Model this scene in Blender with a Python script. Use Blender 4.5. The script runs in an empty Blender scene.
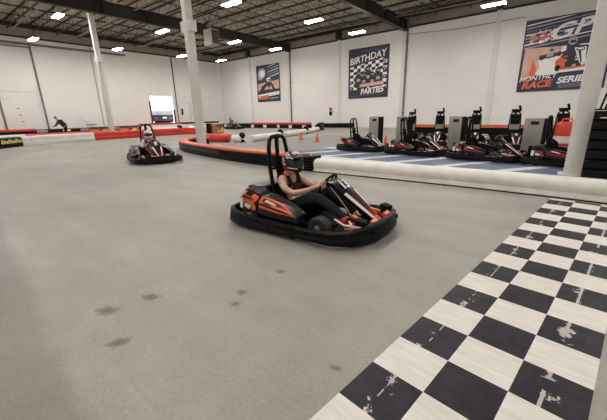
import bpy, bmesh, math, random
from math import sin, cos, pi, radians as R, atan2, sqrt, hypot
from mathutils import Vector as V, Matrix, Euler
random.seed(7)
SC = bpy.context.scene
COL = SC.collection

# ------------------------------------------------------------------ materials
def mat(name, col, rough=.5, metal=0., noise=0., nscale=8., bump=0., bscale=60., spec=.5, emit=None, estr=0., coat=0.):
    m = bpy.data.materials.new(name); m.use_nodes = True
    nt = m.node_tree; b = nt.nodes['Principled BSDF']
    b.inputs['Base Color'].default_value = (*col, 1)
    b.inputs['Roughness'].default_value = rough
    b.inputs['Metallic'].default_value = metal
    b.inputs['Specular IOR Level'].default_value = spec
    if coat: b.inputs['Coat Weight'].default_value = coat
    if emit:
        b.inputs['Emission Color'].default_value = (*emit, 1); b.inputs['Emission Strength'].default_value = estr
    if noise or bump:
        tc = nt.nodes.new('ShaderNodeTexCoord')
    if noise:
        n = nt.nodes.new('ShaderNodeTexNoise'); n.inputs['Scale'].default_value = nscale; n.inputs['Detail'].default_value = 5
        nt.links.new(tc.outputs['Object'], n.inputs['Vector'])
        r = nt.nodes.new('ShaderNodeMapRange'); r.inputs['From Min'].default_value = .25; r.inputs['From Max'].default_value = .75
        r.inputs['To Min'].default_value = 1 - noise; r.inputs['To Max'].default_value = 1 + noise
        nt.links.new(n.outputs['Fac'], r.inputs['Value'])
        x = nt.nodes.new('ShaderNodeVectorMath'); x.operation = 'SCALE'; x.inputs[0].default_value = col
        nt.links.new(r.outputs['Result'], x.inputs['Scale']); nt.links.new(x.outputs['Vector'], b.inputs['Base Color'])
    if bump:
        n2 = nt.nodes.new('ShaderNodeTexNoise'); n2.inputs['Scale'].default_value = bscale
        nt.links.new(tc.outputs['Object'], n2.inputs['Vector'])
        bp = nt.nodes.new('ShaderNodeBump'); bp.inputs['Strength'].default_value = bump; bp.inputs['Distance'].default_value = .01
        nt.links.new(n2.outputs['Fac'], bp.inputs['Height']); nt.links.new(bp.outputs['Normal'], b.inputs['Normal'])
    return m

M = dict(
    wall=mat('painted_wall_panel', (.76, .735, .71), .75, noise=.03, nscale=.6),
    column=mat('white_column_paint', (.68, .65, .61), .55, noise=.06, nscale=3),
    jointd=mat('wall_joint', (.42, .39, .36), .8),
    insul=mat('tan_insulation', (.30, .255, .20), .85, noise=.12, nscale=1.5),
    deck=mat('roof_deck_liner', (.50, .45, .37), .8, noise=.22, nscale=1.2),
    steel=mat('brown_primed_steel', (.020, .015, .012), .6, noise=.25, nscale=4),
    pipe=mat('grey_sprinkler_pipe', (.32, .29, .25), .5),
    dpipe=mat('dark_downspout', (.16, .145, .13), .6),
    black=mat('black_plastic', (.006, .006, .0063), .45, spec=.12, noise=.3, nscale=12, bump=.08, bscale=90),
    blackm=mat('black_matte', (.006, .0057, .006), .7, spec=.12, noise=.3, nscale=9),
    blackg=mat('black_gloss', (.007, .007, .008), .3, spec=.3),
    tyre=mat('grey_dusty_tyre', (.035, .032, .03), .85, noise=.35, nscale=20, bump=.2),
    rim=mat('cast_rim', (.45, .45, .45), .35, .8),
    chrome=mat('silver_metal', (.62, .61, .6), .25, 1.),
    silver=mat('silver_cabinet', (.34, .325, .30), .4, .35, noise=.08, nscale=3),
    orange=mat('orange_plastic', (.72, .13, .035), .4, noise=.08, nscale=8),
    orange2=mat('coral_orange_rail', (.66, .145, .06), .5, noise=.1, nscale=4),
    red=mat('red_barrier_plastic', (.60, .035, .02), .42, noise=.1, nscale=3),
    white=mat('white_plastic', (.75, .73, .70), .4),
    whiteb=mat('white_barrier_plastic', (.76, .74, .70), .5, noise=.09, nscale=2.5),
    cream=mat('cream_barrier_plastic', (.74, .71, .655), .5, noise=.10, nscale=4),
    skin=mat('skin', (.62, .36, .26), .5, noise=.05, nscale=20),
    denim=mat('dark_denim', (.006, .009, .015), .85, noise=.3, nscale=30, bump=.2, bscale=200),
    tank=mat('black_cotton', (.012, .011, .012), .85, bump=.15, bscale=150),
    visor=mat('smoked_visor', (.012, .012, .014), .08, coat=.5),
    hred=mat('helmet_red', (.45, .03, .04), .2, coat=.5),
    hwhite=mat('helmet_white', (.75, .73, .71), .2, coat=.5),
    blue=mat('worn_blue_paint', (.085, .12, .20), .55, noise=.25, nscale=3),
    lanew=mat('worn_white_paint', (.62, .62, .61), .6, noise=.08, nscale=4),
    rubber=mat('black_rubber_strip', (.02, .02, .02), .8),
    yellow=mat('yellow_print', (.75, .62, .10), .5),
    navy=mat('navy_print', (.022, .028, .06), .5),
    navy2=mat('slate_blue_print', (.10, .13, .21), .5),
    pwhite=mat('white_print', (.78, .77, .76), .5),
    pgrey=mat('grey_print', (.33, .33, .36), .5),
    ppink=mat('rose_print', (.62, .36, .30), .5, noise=.2, nscale=1.5),
    porange=mat('orange_red_print', (.70, .12, .04), .5),
    pblack=mat('black_print', (.02, .02, .026), .5),
    pdblue=mat('blue_print', (.03, .07, .22), .5),
    brown=mat('printed_banner_wrap', (.34, .13, .055), .6, noise=.55, nscale=2.2),
    hair=mat('brown_hair', (.05, .03, .02), .7),
    suitw=mat('white_suit', (.55, .50, .48), .7),
    suitr=mat('maroon_suit', (.14, .018, .02), .7),
    suitg=mat('slate_jacket', (.045, .055, .075), .75),
    truckb=mat('truck_blue', (.012, .024, .06), .35, coat=.4),
    glass=mat('dark_glass', (.03, .04, .05), .05),
    heater=mat('tan_heater_enamel', (.40, .36, .28), .5, noise=.06),
    housing=mat('lamp_housing', (.5, .49, .47), .4),
    lamp=mat('lamp_diffuser', (.9, .9, .9), .5, emit=(1., .965, .92), estr=44.),
    greylane=mat('worn_grey_coating', (.25, .236, .222), .6, noise=.18, nscale=1.5),
    cover=mat('dark_grey_cover', (.05, .05, .052), .4),
    asphalt=mat('asphalt', (.25, .25, .25), .9, noise=.15, nscale=2),
    redlens=mat('red_lens', (.5, .02, .02), .3),
)

def floor_material():
    m = bpy.data.materials.new('polished_concrete'); m.use_nodes = True
    nt = m.node_tree; N = nt.nodes; L = nt.links; b = N['Principled BSDF']
    tc = N.new('ShaderNodeTexCoord')
    def noise(s, d=4, rough=.55, src=None):
        n = N.new('ShaderNodeTexNoise'); n.inputs['Scale'].default_value = s; n.inputs['Detail'].default_value = d
        n.inputs['Roughness'].default_value = rough; L.new(src or tc.outputs['Object'], n.inputs['Vector']); return n
    mp = N.new('ShaderNodeMapping'); mp.inputs['Rotation'].default_value = (0, 0, R(25)); mp.inputs['Scale'].default_value = (.35, 1.6, 1)
    L.new(tc.outputs['Object'], mp.inputs['Vector'])
    n1 = noise(.45); n2 = noise(3.5, 6, .65); n3 = noise(1.2, 5, .6, mp.outputs['Vector']); n4 = noise(40, 3)
    def mr(src, a, bb, lo, hi):
        r = N.new('ShaderNodeMapRange'); r.inputs['From Min'].default_value = a; r.inputs['From Max'].default_value = bb
        r.inputs['To Min'].default_value = lo; r.inputs['To Max'].default_value = hi; L.new(src, r.inputs['Value']); return r.outputs['Result']
    def mul(a, c):
        x = N.new('ShaderNodeMath'); x.operation = 'MULTIPLY'; L.new(a, x.inputs[0]); L.new(c, x.inputs[1]); return x.outputs[0]
    f = mul(mul(mr(n1.outputs['Fac'], .3, .7, .88, 1.09), mr(n2.outputs['Fac'], .3, .7, .91, 1.07)),
            mul(mr(n3.outputs['Fac'], .3, .7, .88, 1.09), mr(n4.outputs['Fac'], .3, .7, .90, 1.08)))
    s = N.new('ShaderNodeVectorMath'); s.operation = 'SCALE'; s.inputs[0].default_value = (.318, .297, .260)
    # a slab cast separately: its edge runs along a straight joint, greyer on the near side
    sp = N.new('ShaderNodeSeparateXYZ'); L.new(tc.outputs['Object'], sp.inputs[0])
    def op(o, a, c):
        x = N.new('ShaderNodeMath'); x.operation = o
        for i, q in enumerate((a, c)):
            if isinstance(q, (int, float)): x.inputs[i].default_value = q
            else: L.new(q, x.inputs[i])
        return x.outputs[0]
    dd = op('ADD', op('ADD', sp.outputs['Y'], op('MULTIPLY', sp.outputs['X'], .097)), op('MULTIPLY', n2.outputs['Fac'], .10))
    f = mul(f, mr(dd, .12, .22, .80, 1.03))
    L.new(f, s.inputs['Scale']); L.new(s.outputs['Vector'], b.inputs['Base Color'])
    L.new(mr(n2.outputs['Fac'], .3, .7, .48, .62), b.inputs['Roughness'])
    b.inputs['Specular IOR Level'].default_value = .35
    return m
M['floor'] = floor_material()

TILE = .30484
def checker_material():
    m = bpy.data.materials.new('worn_checker_vinyl'); m.use_nodes = True
    nt = m.node_tree; N = nt.nodes; L = nt.links; b = N['Principled BSDF']
    tc = N.new('ShaderNodeTexCoord')
    sc = N.new('ShaderNodeVectorMath'); sc.operation = 'SCALE'; sc.inputs['Scale'].default_value = 1 / TILE
    L.new(tc.outputs['Object'], sc.inputs[0])
    sep = N.new('ShaderNodeSeparateXYZ'); L.new(sc.outputs['Vector'], sep.inputs[0])
    def math_(op, a, c=None, cl=False):
        x = N.new('ShaderNodeMath'); x.operation = op; x.use_clamp = cl
        for i, q in enumerate((a, c)):
            if q is None: continue
            if isinstance(q, (int, float)): x.inputs[i].default_value = q
            else: L.new(q, x.inputs[i])
        return x.outputs[0]
    fx = math_('FLOOR', sep.outputs['X']); fy = math_('FLOOR', sep.outputs['Y'])
    par = math_('FLOORED_MODULO', math_('ADD', math_('ADD', fx, fy), 101), 2)      # 0/1
    def noise(s, d=4, r=.6):
        n = N.new('ShaderNodeTexNoise'); n.inputs['Scale'].default_value = s; n.inputs['Detail'].default_value = d; n.inputs['Roughness'].default_value = r
        L.new(tc.outputs['Object'], n.inputs['Vector']); return n.outputs['Fac']
    def near(c, w):     # 1 at x = c, falling to 0 at |x-c| = w
        return math_('SUBTRACT', 1, math_('DIVIDE', math_('ABSOLUTE', math_('SUBTRACT', sep.outputs['X'], c)), w), True)
    big = noise(9., 7, .68)
    seam = math_('MAXIMUM', near(.5, .34), near(2.42, .36))
    # vinyl peeled away along the two seams
    peel = math_('GREATER_THAN', math_('ADD', math_('MULTIPLY', seam, .22), big), .745)
    line = math_('MULTIPLY', math_('MAXIMUM', near(.5, .012), math_('MULTIPLY', near(2.42, .03), 1.)), math_('GREATER_THAN', noise(3.), .47))
    line = math_('GREATER_THAN', line, .05)
    scuff = noise(28, 6, .7)
    dark = N.new('ShaderNodeMapRange'); L.new(noise(9, 6, .7), dark.inputs['Value'])
    dark.inputs['From Min'].default_value = .3; dark.inputs['From Max'].default_value = .7; dark.inputs['To Min'].default_value = .55; dark.inputs['To Max'].default_value = 1.6
    k = N.new('ShaderNodeVectorMath'); k.operation = 'SCALE'; k.inputs[0].default_value = (.024, .020, .026); L.new(dark.outputs[0], k.inputs['Scale'])
    mp = N.new('ShaderNodeMapping'); mp.inputs['Scale'].default_value = (2, 14, 1); L.new(tc.outputs['Object'], mp.inputs['Vector'])
    st = N.new('ShaderNodeTexNoise'); st.inputs['Scale'].default_value = 2; st.inputs['Detail'].default_value = 5; L.new(mp.outputs['Vector'], st.inputs['Vector'])
    wv = N.new('ShaderNodeMapRange'); L.new(st.outputs['Fac'], wv.inputs['Value'])
    wv.inputs['From Min'].default_value = .3; wv.inputs['From Max'].default_value = .7; wv.inputs['To Min'].default_value = .86; wv.inputs['To Max'].default_value = 1.06
    w = N.new('ShaderNodeVectorMath'); w.operation = 'SCALE'; w.inputs[0].default_value = (.74, .70, .64); L.new(wv.outputs[0], w.inputs['Scale'])
    bad = N.new('ShaderNodeMix'); bad.data_type = 'RGBA'
    L.new(math_('MAXIMUM', peel, line), bad.inputs['Factor']); L.new(k.outputs['Vector'], bad.inputs['A']); bad.inputs['B'].default_value = (.50, .46, .42, 1)
    mx = N.new('ShaderNodeMix'); mx.data_type = 'RGBA'
    L.new(par, mx.inputs['Factor']); L.new(w.outputs['Vector'], mx.inputs['A']); L.new(bad.outputs['Result'], mx.inputs['B'])
    L.new(mx.outputs['Result'], b.inputs['Base Color']); b.inputs['Roughness'].default_value = .5; b.inputs['Specular IOR Level'].default_value = .2
    return m
M['checker'] = checker_material()

# ------------------------------------------------------------------ mesh builder
class MB:
    def __init__(s, *mats):
        s.v = []; s.f = []; s.m = []; s.mats = list(mats) or ['black']; s.T = None
    def idx(s, m):
        if m is None: return 0
        if m not in s.mats: s.mats.append(m)
        return s.mats.index(m)
    def add(s, vs, fs, m=None):
        b = len(s.v); i = s.idx(m)
        for p in vs:
            p = V(p); s.v.append(s.T @ p if s.T else p)
        for f in fs: s.f.append([b + q for q in f]); s.m.append(i)
        return s
    def box(s, c, d, m=None, rot=(0, 0, 0), bev=0., top=1.):
        c = V(c); hx, hy, hz = d[0]/2, d[1]/2, d[2]/2
        rm = Euler(rot).to_matrix()
        if not bev:
            vs = [V((x*hx*(top if z > 0 else 1), y*hy*(top if z > 0 else 1), z*hz)) for z in (-1, 1) for x, y in ((-1, -1), (1, -1), (1, 1), (-1, 1))]
            fs = [(3, 2, 1, 0), (4, 5, 6, 7), (0, 1, 5, 4), (1, 2, 6, 5), (2, 3, 7, 6), (3, 0, 4, 7)]
        else:
            bm = bmesh.new(); bmesh.ops.create_cube(bm, size=1)
            for q in bm.verts:
                t = top if q.co.z > 0 else 1
                q.co = V((q.co.x*d[0]*t, q.co.y*d[1]*t, q.co.z*d[2]))
            bmesh.ops.bevel(bm, geom=bm.edges[:], offset=bev, segments=2, affect='EDGES', profile=.6)
            bm.verts.index_update()
            vs = [q.co.copy() for q in bm.verts]; fs = [[q.index for q in f.verts] for f in bm.faces]; bm.free()
        return s.add([c + rm @ q for q in vs], fs, m)
    def tube(s, pts, r, n=8, m=None, closed=False, cap=True):
        pts = [V(p) for p in pts]; k = len(pts); rs = r if isinstance(r, (list, tuple)) else [r]*k
        rings = []; up = None
        for i in range(k):
            a = pts[(i-1) % k] if (closed or i > 0) else pts[i]; b = pts[(i+1) % k] if (closed or i < k-1) else pts[i]
            t = (b - a).normalized()
            if up is None:
                up = V((0, 0, 1)) if abs(t.z) < .9 else V((1, 0, 0))
            u = (up - t*up.dot(t))
            if u.length < 1e-5: u = t.orthogonal()
            u.normalize(); w = t.cross(u); up = u
            rings.append([pts[i] + (u*cos(2*pi*j/n) + w*sin(2*pi*j/n))*rs[i] for j in range(n)])
        vs = [p for g in rings for p in g]; fs = []
        for i in range(k if closed else k-1):
            a, b = i*n, ((i+1) % k)*n
            for j in range(n): fs.append((a+j, a+(j+1) % n, b+(j+1) % n, b+j))
        if cap and not closed: fs += [tuple(range(n-1, -1, -1)), tuple(range((k-1)*n, k*n))]
        return s.add(vs, fs, m)
    def lathe(s, prof, c=(0, 0, 0), axis='z', n=20, m=None, mfun=None):
        c = V(c); vs = []; fs = []; k = len(prof)
        for r, h in prof:
            for j in range(n):
                a = 2*pi*j/n; x, y = r*cos(a), r*sin(a)
                vs.append(c + (V((x, y, h)) if axis == 'z' else V((h, x, y)) if axis == 'x' else V((y, h, x))))
        b = len(s.v)
        s.add(vs, [], m)
        for i in range(k-1):
            mi = s.idx(mfun(i) if mfun else m)
            for j in range(n):
                s.f.append([b+i*n+j, b+i*n+(j+1) % n, b+(i+1)*n+(j+1) % n, b+(i+1)*n+j]); s.m.append(mi)
        s.f.append([b+q for q in range(n-1, -1, -1)]); s.m.append(s.idx(mfun(0) if mfun else m))
        s.f.append([b+(k-1)*n+q for q in range(n)]); s.m.append(s.idx(mfun(k-2) if mfun else m))
        return s
    def loft(s, secs, m=None, closed_sec=True, cap=True, ring=False):
        k = len(secs); n = len(secs[0]); vs = [p for g in secs for p in g]; fs = []
        for i in range(k if ring else k-1):
            a, b = i*n, ((i+1) % k)*n
            for j in range(n if closed_sec else n-1): fs.append((a+j, a+(j+1) % n, b+(j+1) % n, b+j))
        if cap and closed_sec and not ring: fs += [tuple(range(n-1, -1, -1)), tuple(range((k-1)*n, k*n))]
        return s.add(vs, fs, m)
    def prism(s, poly, a, b, m=None, fn=None):
        """poly in 2-D, extruded from a to b; fn maps (p, q, h) -> 3-D"""
        fn = fn or (lambda p, q, h: (p, q, h)); n = len(poly)
        vs = [fn(p, q, a) for p, q in poly] + [fn(p, q, b) for p, q in poly]
        fs = [tuple(range(n-1, -1, -1)), tuple(range(n, 2*n))] + [(j, (j+1) % n, n+(j+1) % n, n+j) for j in range(n)]
        return s.add(vs, fs, m)
    def sphere(s, c, r, m=None, n=16, k=10):
        r = r if isinstance(r, (tuple, list)) else (r, r, r); c = V(c)
        vs = []; fs = []
        for i in range(k+1):
            t = pi*i/k
            for j in range(n):
                a = 2*pi*j/n; vs.append(c + V((r[0]*sin(t)*cos(a), r[1]*sin(t)*sin(a), -r[2]*cos(t))))
        for i in range(k):
            for j in range(n): fs.append((i*n+j, i*n+(j+1) % n, (i+1)*n+(j+1) % n, (i+1)*n+j))
        return s.add(vs, fs, m)
    def build(s, name, parent=None, loc=(0, 0, 0), rot=(0, 0, 0), sharp=35, recalc=True):
        me = bpy.data.meshes.new(name); me.from_pydata([tuple(p) for p in s.v], [], s.f)
        for q in s.mats: me.materials.append(M[q])
        for p, i in zip(me.polygons, s.m): p.material_index = i
        bm = bmesh.new(); bm.from_mesh(me)
        bmesh.ops.remove_doubles(bm, verts=bm.verts[:], dist=1e-5)
        if recalc: bmesh.ops.recalc_face_normals(bm, faces=bm.faces[:])
        bm.to_mesh(me); bm.free()
        for p in me.polygons: p.use_smooth = True
        me.set_sharp_from_angle(angle=R(sharp)); me.update()
        o = bpy.data.objects.new(name, me); COL.objects.link(o); o.location = loc; o.rotation_euler = rot
        if parent: o.parent = parent
        return o

def tag(o, label=None, cat=None, group=None, kind=None):
    if label: o['label'] = label
    if cat: o['category'] = cat
    if group: o['group'] = group
    if kind: o['kind'] = kind
    return o
def thing(name, label, cat, loc=(0, 0, 0), rz=0., group=None):
    o = bpy.data.objects.new(name, None); COL.objects.link(o); o.location = loc; o.rotation_euler = (0, 0, rz); o.empty_display_size = .2
    return tag(o, label, cat, group)
def copy_tree(o, parent=None):
    c = o.copy(); COL.objects.link(c)
    if parent: c.parent = parent
    for ch in list(o.children): copy_tree(ch, c)
    return c
def text_mesh(body, name, m, size, parent, loc, rot, shear=0., bold=0., ext=.004, scale=(1, 1, 1), align='CENTER'):
    cu = bpy.data.curves.new(name, 'FONT'); cu.body = body; cu.size = size; cu.shear = shear; cu.offset = bold; cu.extrude = ext
    cu.align_x = align; cu.align_y = 'CENTER'
    t = bpy.data.objects.new(name, cu); COL.objects.link(t)
    dg = bpy.context.evaluated_depsgraph_get(); me = bpy.data.meshes.new_from_object(t.evaluated_get(dg))
    bpy.data.objects.remove(t); bpy.data.curves.remove(cu)
    me.materials.clear(); me.materials.append(M[m])
    o = bpy.data.objects.new(name, me); COL.objects.link(o); o.location = loc; o.rotation_euler = rot; o.scale = scale
    if parent: o.parent = parent
    return o

# ------------------------------------------------------------------ the hall
XL, XR, YF, YB, ZW, ZD = -38.5, 14., -12., 30.5, 8.5, 9.75
tag(MB('floor').box(((XL+XR)/2-.3, (YF+YB)/2, -.1), (XR-XL+1.4, YB-YF+.8, .2)).build('floor'), kind='structure')
def stain_mat():
    m = mat('damp_floor_spot', (.27, .243, .207), .5, noise=.2, nscale=9)
    nt = m.node_tree; b = nt.nodes['Principled BSDF']
    tc = nt.nodes.new('ShaderNodeTexCoord'); ln = nt.nodes.new('ShaderNodeVectorMath'); ln.operation = 'LENGTH'
    no = nt.nodes.new('ShaderNodeTexNoise'); no.inputs['Scale'].default_value = 2.2; nt.links.new(tc.outputs['Object'], no.inputs['Vector'])
    nt.links.new(tc.outputs['Object'], ln.inputs[0])
    ad = nt.nodes.new('ShaderNodeMath'); ad.operation = 'ADD'; nt.links.new(ln.outputs['Value'], ad.inputs[0]); nt.links.new(no.outputs['Fac'], ad.inputs[1])
    r = nt.nodes.new('ShaderNodeMapRange'); r.inputs['From Min'].default_value = .7; r.inputs['From Max'].default_value = 1.3; r.inputs['To Min'].default_value = .50; r.inputs['To Max'].default_value = 0
    nt.links.new(ad.outputs[0], r.inputs['Value']); nt.links.new(r.outputs['Result'], b.inputs['Alpha'])
    return m
M['stain'] = stain_mat()
stains = [(-2.50, .72, .13, .08, .4, 'damp spot on open concrete farthest left of the three big ones'), (-2.42, 1.02, .12, .07, .3, 'largest damp spot on the concrete, above and right of two others'),
          (-2.05, .62, .11, .06, .9, 'lowest of the three big damp spots on the concrete'), (-1.87, 1.50, .07, .05, .2, 'upper of two small damp drips side by side'),
          (-1.78, 1.36, .06, .04, .5, 'lower of two small damp drips side by side'), (-1.86, 1.96, .07, .05, .1, 'small damp mark just below the racing kart'),
          (-.81, 1.27, .05, .03, .1, 'small damp mark close to the checkered vinyl')]
for x, y, rx, ry, a, lab in stains:
    mb = MB('stain'); mb.lathe([(1.0, 0), (.99, .001)], n=28)
    o = mb.build('floor_stain', loc=(x, y, .0012)); o.scale = (rx, ry, 1); o.rotation_euler = (0, 0, a)
    tag(o, lab, 'stain', 'damp spots on the concrete')

# walls: tilt-up panels with pilaster joints
def wall_mesh(name, axis, pos, a0, a1, holes=(), out=1):
    mb = MB('wall', 'insul', 'steel'); t = .3
    def bx(u0, u1, z0, z1, d0, d1, m):
        if u1-u0 < 1e-4 or z1-z0 < 1e-4: return
        c = (d0+d1)/2
        if axis == 'x': mb.box((pos + out*c, (u0+u1)/2, (z0+z1)/2), (abs(d1-d0), u1-u0, z1-z0), m)
        else: mb.box(((u0+u1)/2, pos + out*c, (z0+z1)/2), (u1-u0, abs(d1-d0), z1-z0), m)
    cur = a0
    for h0, h1, hz0, hz1 in sorted(holes):
        bx(cur, h0, 0, ZW, 0, t, 'wall'); bx(h0, h1, hz1, ZW, 0, t, 'wall'); bx(h0, h1, 0, hz0, 0, t, 'wall'); cur = h1
    bx(cur, a1, 0, ZW, 0, t, 'wall')
    bx(a0, a1, ZW, ZD+.1, .12, t, 'insul')           # insulated band above the panels
    bx(a0, a1, ZW-.05, ZW+.10, -.06, .11, 'steel')    # cap angle
    bx(a0, a1, ZD-.45, ZD-.15, -.02, .13, 'steel')
    return tag(mb.build(name), kind='structure')
wall_mesh('wall_left', 'x', XL, YF, YB, holes=[(6.85, 9.45, 0, 4.0), (19.95, 22.85, 0, 4.0), (23.7, 25.1, 0, 3.2)], out=-1)
wall_mesh('wall_back', 'y', YB, XL-.3, XR+.3)
wall_mesh('wall_right', 'x', XR, YF, YB)
wall_mesh('wall_front', 'y', YF, XL-.3, XR+.3, out=-1)

# joints, pilasters, pipes
tn = [0]
def trim(mb):
    tn[0] += 1; return tag(mb.build('trim_%d' % tn[0]), kind='structure')
for x in (-32.5, -19.2, -5.15): trim(MB('column').box((x, YB-.04, ZW/2), (.34, .08, ZW)))
for x, y in ((-25.8, YB-.09), (-12.15, YB-.09)):
    mb = MB('dpipe' if x < -20 else 'dpipe'); mb.tube([(x, y, 0), (x, y, ZW+.6)], .085, 10)
    for z in (1.4, 5.0, 7.4): mb.box((x, y+.02, z), (.30, .10, .07))
    trim(mb)
for x in (-25.8, -12.15): trim(MB('column').box((x-.18, YB-.03, ZW/2), (.5, .06, ZW)))
for y in (14.6,): trim(MB('jointd').box((XL+.015, y, ZW/2), (.03, .12, ZW)))
trim(MB('dpipe').tube([(XL+.08, 23.3, 0), (XL+.08, 23.3, ZW)], .07, 10))
trim(MB('dpipe').tube([(-12, YB-.03, 7.95), (-8, YB-.03, 7.72), (-3.5, YB-.03, 7.75)], .022, 6))
trim(MB('dpipe').tube([(XL+.35, -3, 7.92), (XL+.35, 17.8, 7.98)], .10, 8))
mb = MB('dpipe')
mb.box((XL+.05, 9.72, 4.0), (.10, .14, 8.0)); mb.box((XL+.05, 6.7, 2.2), (.10, .14, 4.4)); trim(mb)
mb = MB('dpipe').tube([(XL+.12, 6.0, 7.72), (XL+.12, 9.75, 7.72)], .05, 8); trim(mb)

# sectional garage door and personnel door
mb = MB('wall', 'jointd')
for k in range(7): mb.box((XL-.08, 8.15, .285+k*.571), (.06, 2.6, .562), 'wall')
mb.box((XL-.14, 8.15, 2.0), (.04, 2.6, 4.0), 'jointd')
d = mb.build('door_1'); tag(d, kind='structure')
mb = MB('blackm')
for k, y in ((3, 7.9), (4, 7.85), (2, 7.95)): mb.box((XL-.04, y, .3+k*.571), (.03, .16, .06))
mb.build('handle', d)
d = tag(MB('wall').box((XL-.08, 24.4, 1.6), (.06, 1.4, 3.2), bev=.01).build('door_3'), kind='structure')
MB('column').box((XL-.02, 24.4, 3.22), (.08, 1.6, .10)).box((XL-.02, 23.68, 1.6), (.08, .09, 3.2)).box((XL-.02, 25.12, 1.6), (.08, .09, 3.2)).build('door_frame', d)
MB('blackm').box((XL-.03, 24.0, 2.15), (.05, .24, .75), bev=.01).build('door_window', d)
mb = MB('blackm').box((XL+.0, 19.9, 1.7), (.14, .12, 3.4)).box((XL+.0, 22.9, 1.2), (.14, .12, 2.4)).box((XL+.0, 21.4, 4.02), (.1, 3.1, .06), 'column')
tag(mb.build('door_2'), kind='structure')
# outside the open dock door
tag(MB('asphalt').box((-62, 21, -.12), (46, 60, .2)).build('ground'), kind='structure')

# ceiling with girders, bar joists, pipes
dk = MB('deck'); n = 0
secs = []
y = YF-.2
while y < YB+.3:
    secs += [(y, ZD), (y+.20, ZD), (y+.25, ZD+.07), (y+.45, ZD+.07)]; y += .5
dk.loft([[(XL-.2, p, q) for p, q in secs], [(XR+.2, p, q) for p, q in secs]], closed_sec=False)
dk.box(((XL+XR)/2, (YF+YB)/2, ZD+.22), (XR-XL+.4, YB-YF+.4, .2), 'insul')
ceil = tag(dk.build('ceiling', recalc=False, sharp=20), kind='structure')
GX = (-25.7, -12.3, .55)
for gx in GX:
    mb = MB('steel').box((gx, (YF+YB)/2, 8.24), (.36, YB-YF, .05)).box((gx, (YF+YB)/2, 9.02), (.36, YB-YF, .05)).box((gx, (YF+YB)/2, 8.63), (.05, YB-YF, .74))
    for k in range(14): mb.box((gx, -10+k*3, 8.63), (.34, .04, .74))
    mb.build('girder', ceil)
def joist_mesh(L):
    mb = MB('steel'); zt, zb = .62, 0.
    for s in (-1, 1):
        mb.box((L/2, s*.035, zt), (L, .06, .06)).box((L/2, s*.035, zb), (L-.8, .05, .05))
    k = int(L/.62); p = []
    for i in range(k+1):
        p.append((.15+(L-.3)*i/k, 0, zb if i % 2 else zt))
    for a, b in zip(p, p[1:]): mb.tube([a, b], .017, 5, cap=False)
    return mb
bays = [(XL, GX[0]), (GX[0], GX[1]), (GX[1], GX[2]), (GX[2], XR)]
protos = {}
YJ = [29.4-1.75*k for k in range(24)]
for b, (x0, x1) in enumerate(bays):
    for yj in YJ:
        if b == 3 and yj < 10: continue
        if yj < -5: continue
        key = round(x1-x0, 2)
        if key not in protos:
            o = joist_mesh(x1-x0).build('joist', ceil); protos[key] = o
        else:
            o = protos[key].copy(); COL.objects.link(o)
        o.location = (x0, yj, 9.06)
for gx0, gx1 in bays[:3]:
    for f in (.2, .4, .6, .8):
        x = gx0+(gx1-gx0)*f
        MB('steel').box((x, (YF+YB)/2, 9.07), (.05, YB-YF, .05)).box((x, (YF+YB)/2, 9.64), (.05, YB-YF, .05)).build('bridging', ceil)
for yp in (5.2, 8.6, 13.2, 19.3, 25.6):
    MB('pipe').tube([(XL+.3, yp, 8.92), (XR-.3, yp, 8.92)], .055, 8).build('sprinkler_pipe', ceil)
for yp, x0, x1 in ((27.2, -25, -6), (20.2, -24, -13)):
    MB('pipe').tube([(x0, yp, 8.86), (x1, yp+1.2, 8.86)], .04, 8).build('conduit', ceil)
for x in (-32.5, -19.2, -5.15):
    MB('steel').box((x, YB-.2, 9.05), (.42, .5, 1.1)).build('joist_seat', ceil)

# columns
def column(x, y, lab, zb=5.2, h=8.2):
    t = thing('steel_column', lab, 'column', (x, y, 0), 0, 'white steel columns')
    MB('column').box((0, 0, h/2), (.31, .31, h), bev=.02).build('shaft', t)
    MB('column').box((0, 0, .012), (.5, .5, .024)).build('base_plate', t)
    MB('column').box((0, 0, h), (.46, .46, .03)).build('cap_plate', t)
    for s in (-1, 1): MB('column').box((s*.26, 0, zb), (.20, .30, .42), bev=.02).build('junction_box', t)
    return t
column(-27.45, 10.88, 'white steel column farthest left, rising behind the red barrier', 5.62, 8.95)
column(-12.95, 8.85, 'white steel column behind the orange topped curve barrier', 5.02)
column(.27, 8.98, 'big white steel column at right beside the black slatted screen', 6.5)

# ------------------------------------------------------------------ lights
def lamp_proto():
    t = thing('ceiling_light', 'x', 'light', (0, 0, 8.2), 0, 'rectangular ceiling lights')
    mb = MB('housing').box((0, 0, .075), (1.34, .46, .07), bev=.015); mb.build('housing', t)
    MB('lamp').box((0, 0, .02), (1.26, .38, .05)).build('diffuser', t)
    for s in (-1, 1): MB('steel').tube([(s*.5, 0, .1), (s*.5, 0, 1.46)], .012, 5).build('hanger', t)
    return t
lp = lamp_proto()
lights = [(-37.2, 9.8, 'ceiling light hanging in front of the far left wall above the garage door'), (-36.7, 16.5, 'ceiling light near left wall just right of the leftmost column'),
          (-35.9, 23.2, 'ceiling light near left wall, left of the tall middle column'), (-35.3, 28.3, 'ceiling light in the far corner of the hall'),
          (-28.1, 9.1, 'ceiling light above and left of the leftmost white column'), (-27.1, 16.0, 'ceiling light between the two left columns, under the long girder'),
          (-26.1, 22.7, 'ceiling light just right of the tan unit heater'), (-25.7, 28.0, 'ceiling light above the tall narrow racing banner'),
          (-17.7, 15.4, 'large ceiling light at the top edge beside the middle column'), (-16.3, 22.2, 'ceiling light nearer than the one over the birthday banner'),
          (-15.7, 27.8, 'ceiling light directly above the birthday banner'), (-5.1, 27.5, 'ceiling light at upper right beside the wide racing banner')]
OVER = 'ceiling light overhead, outside the picture above the open floor'
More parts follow.
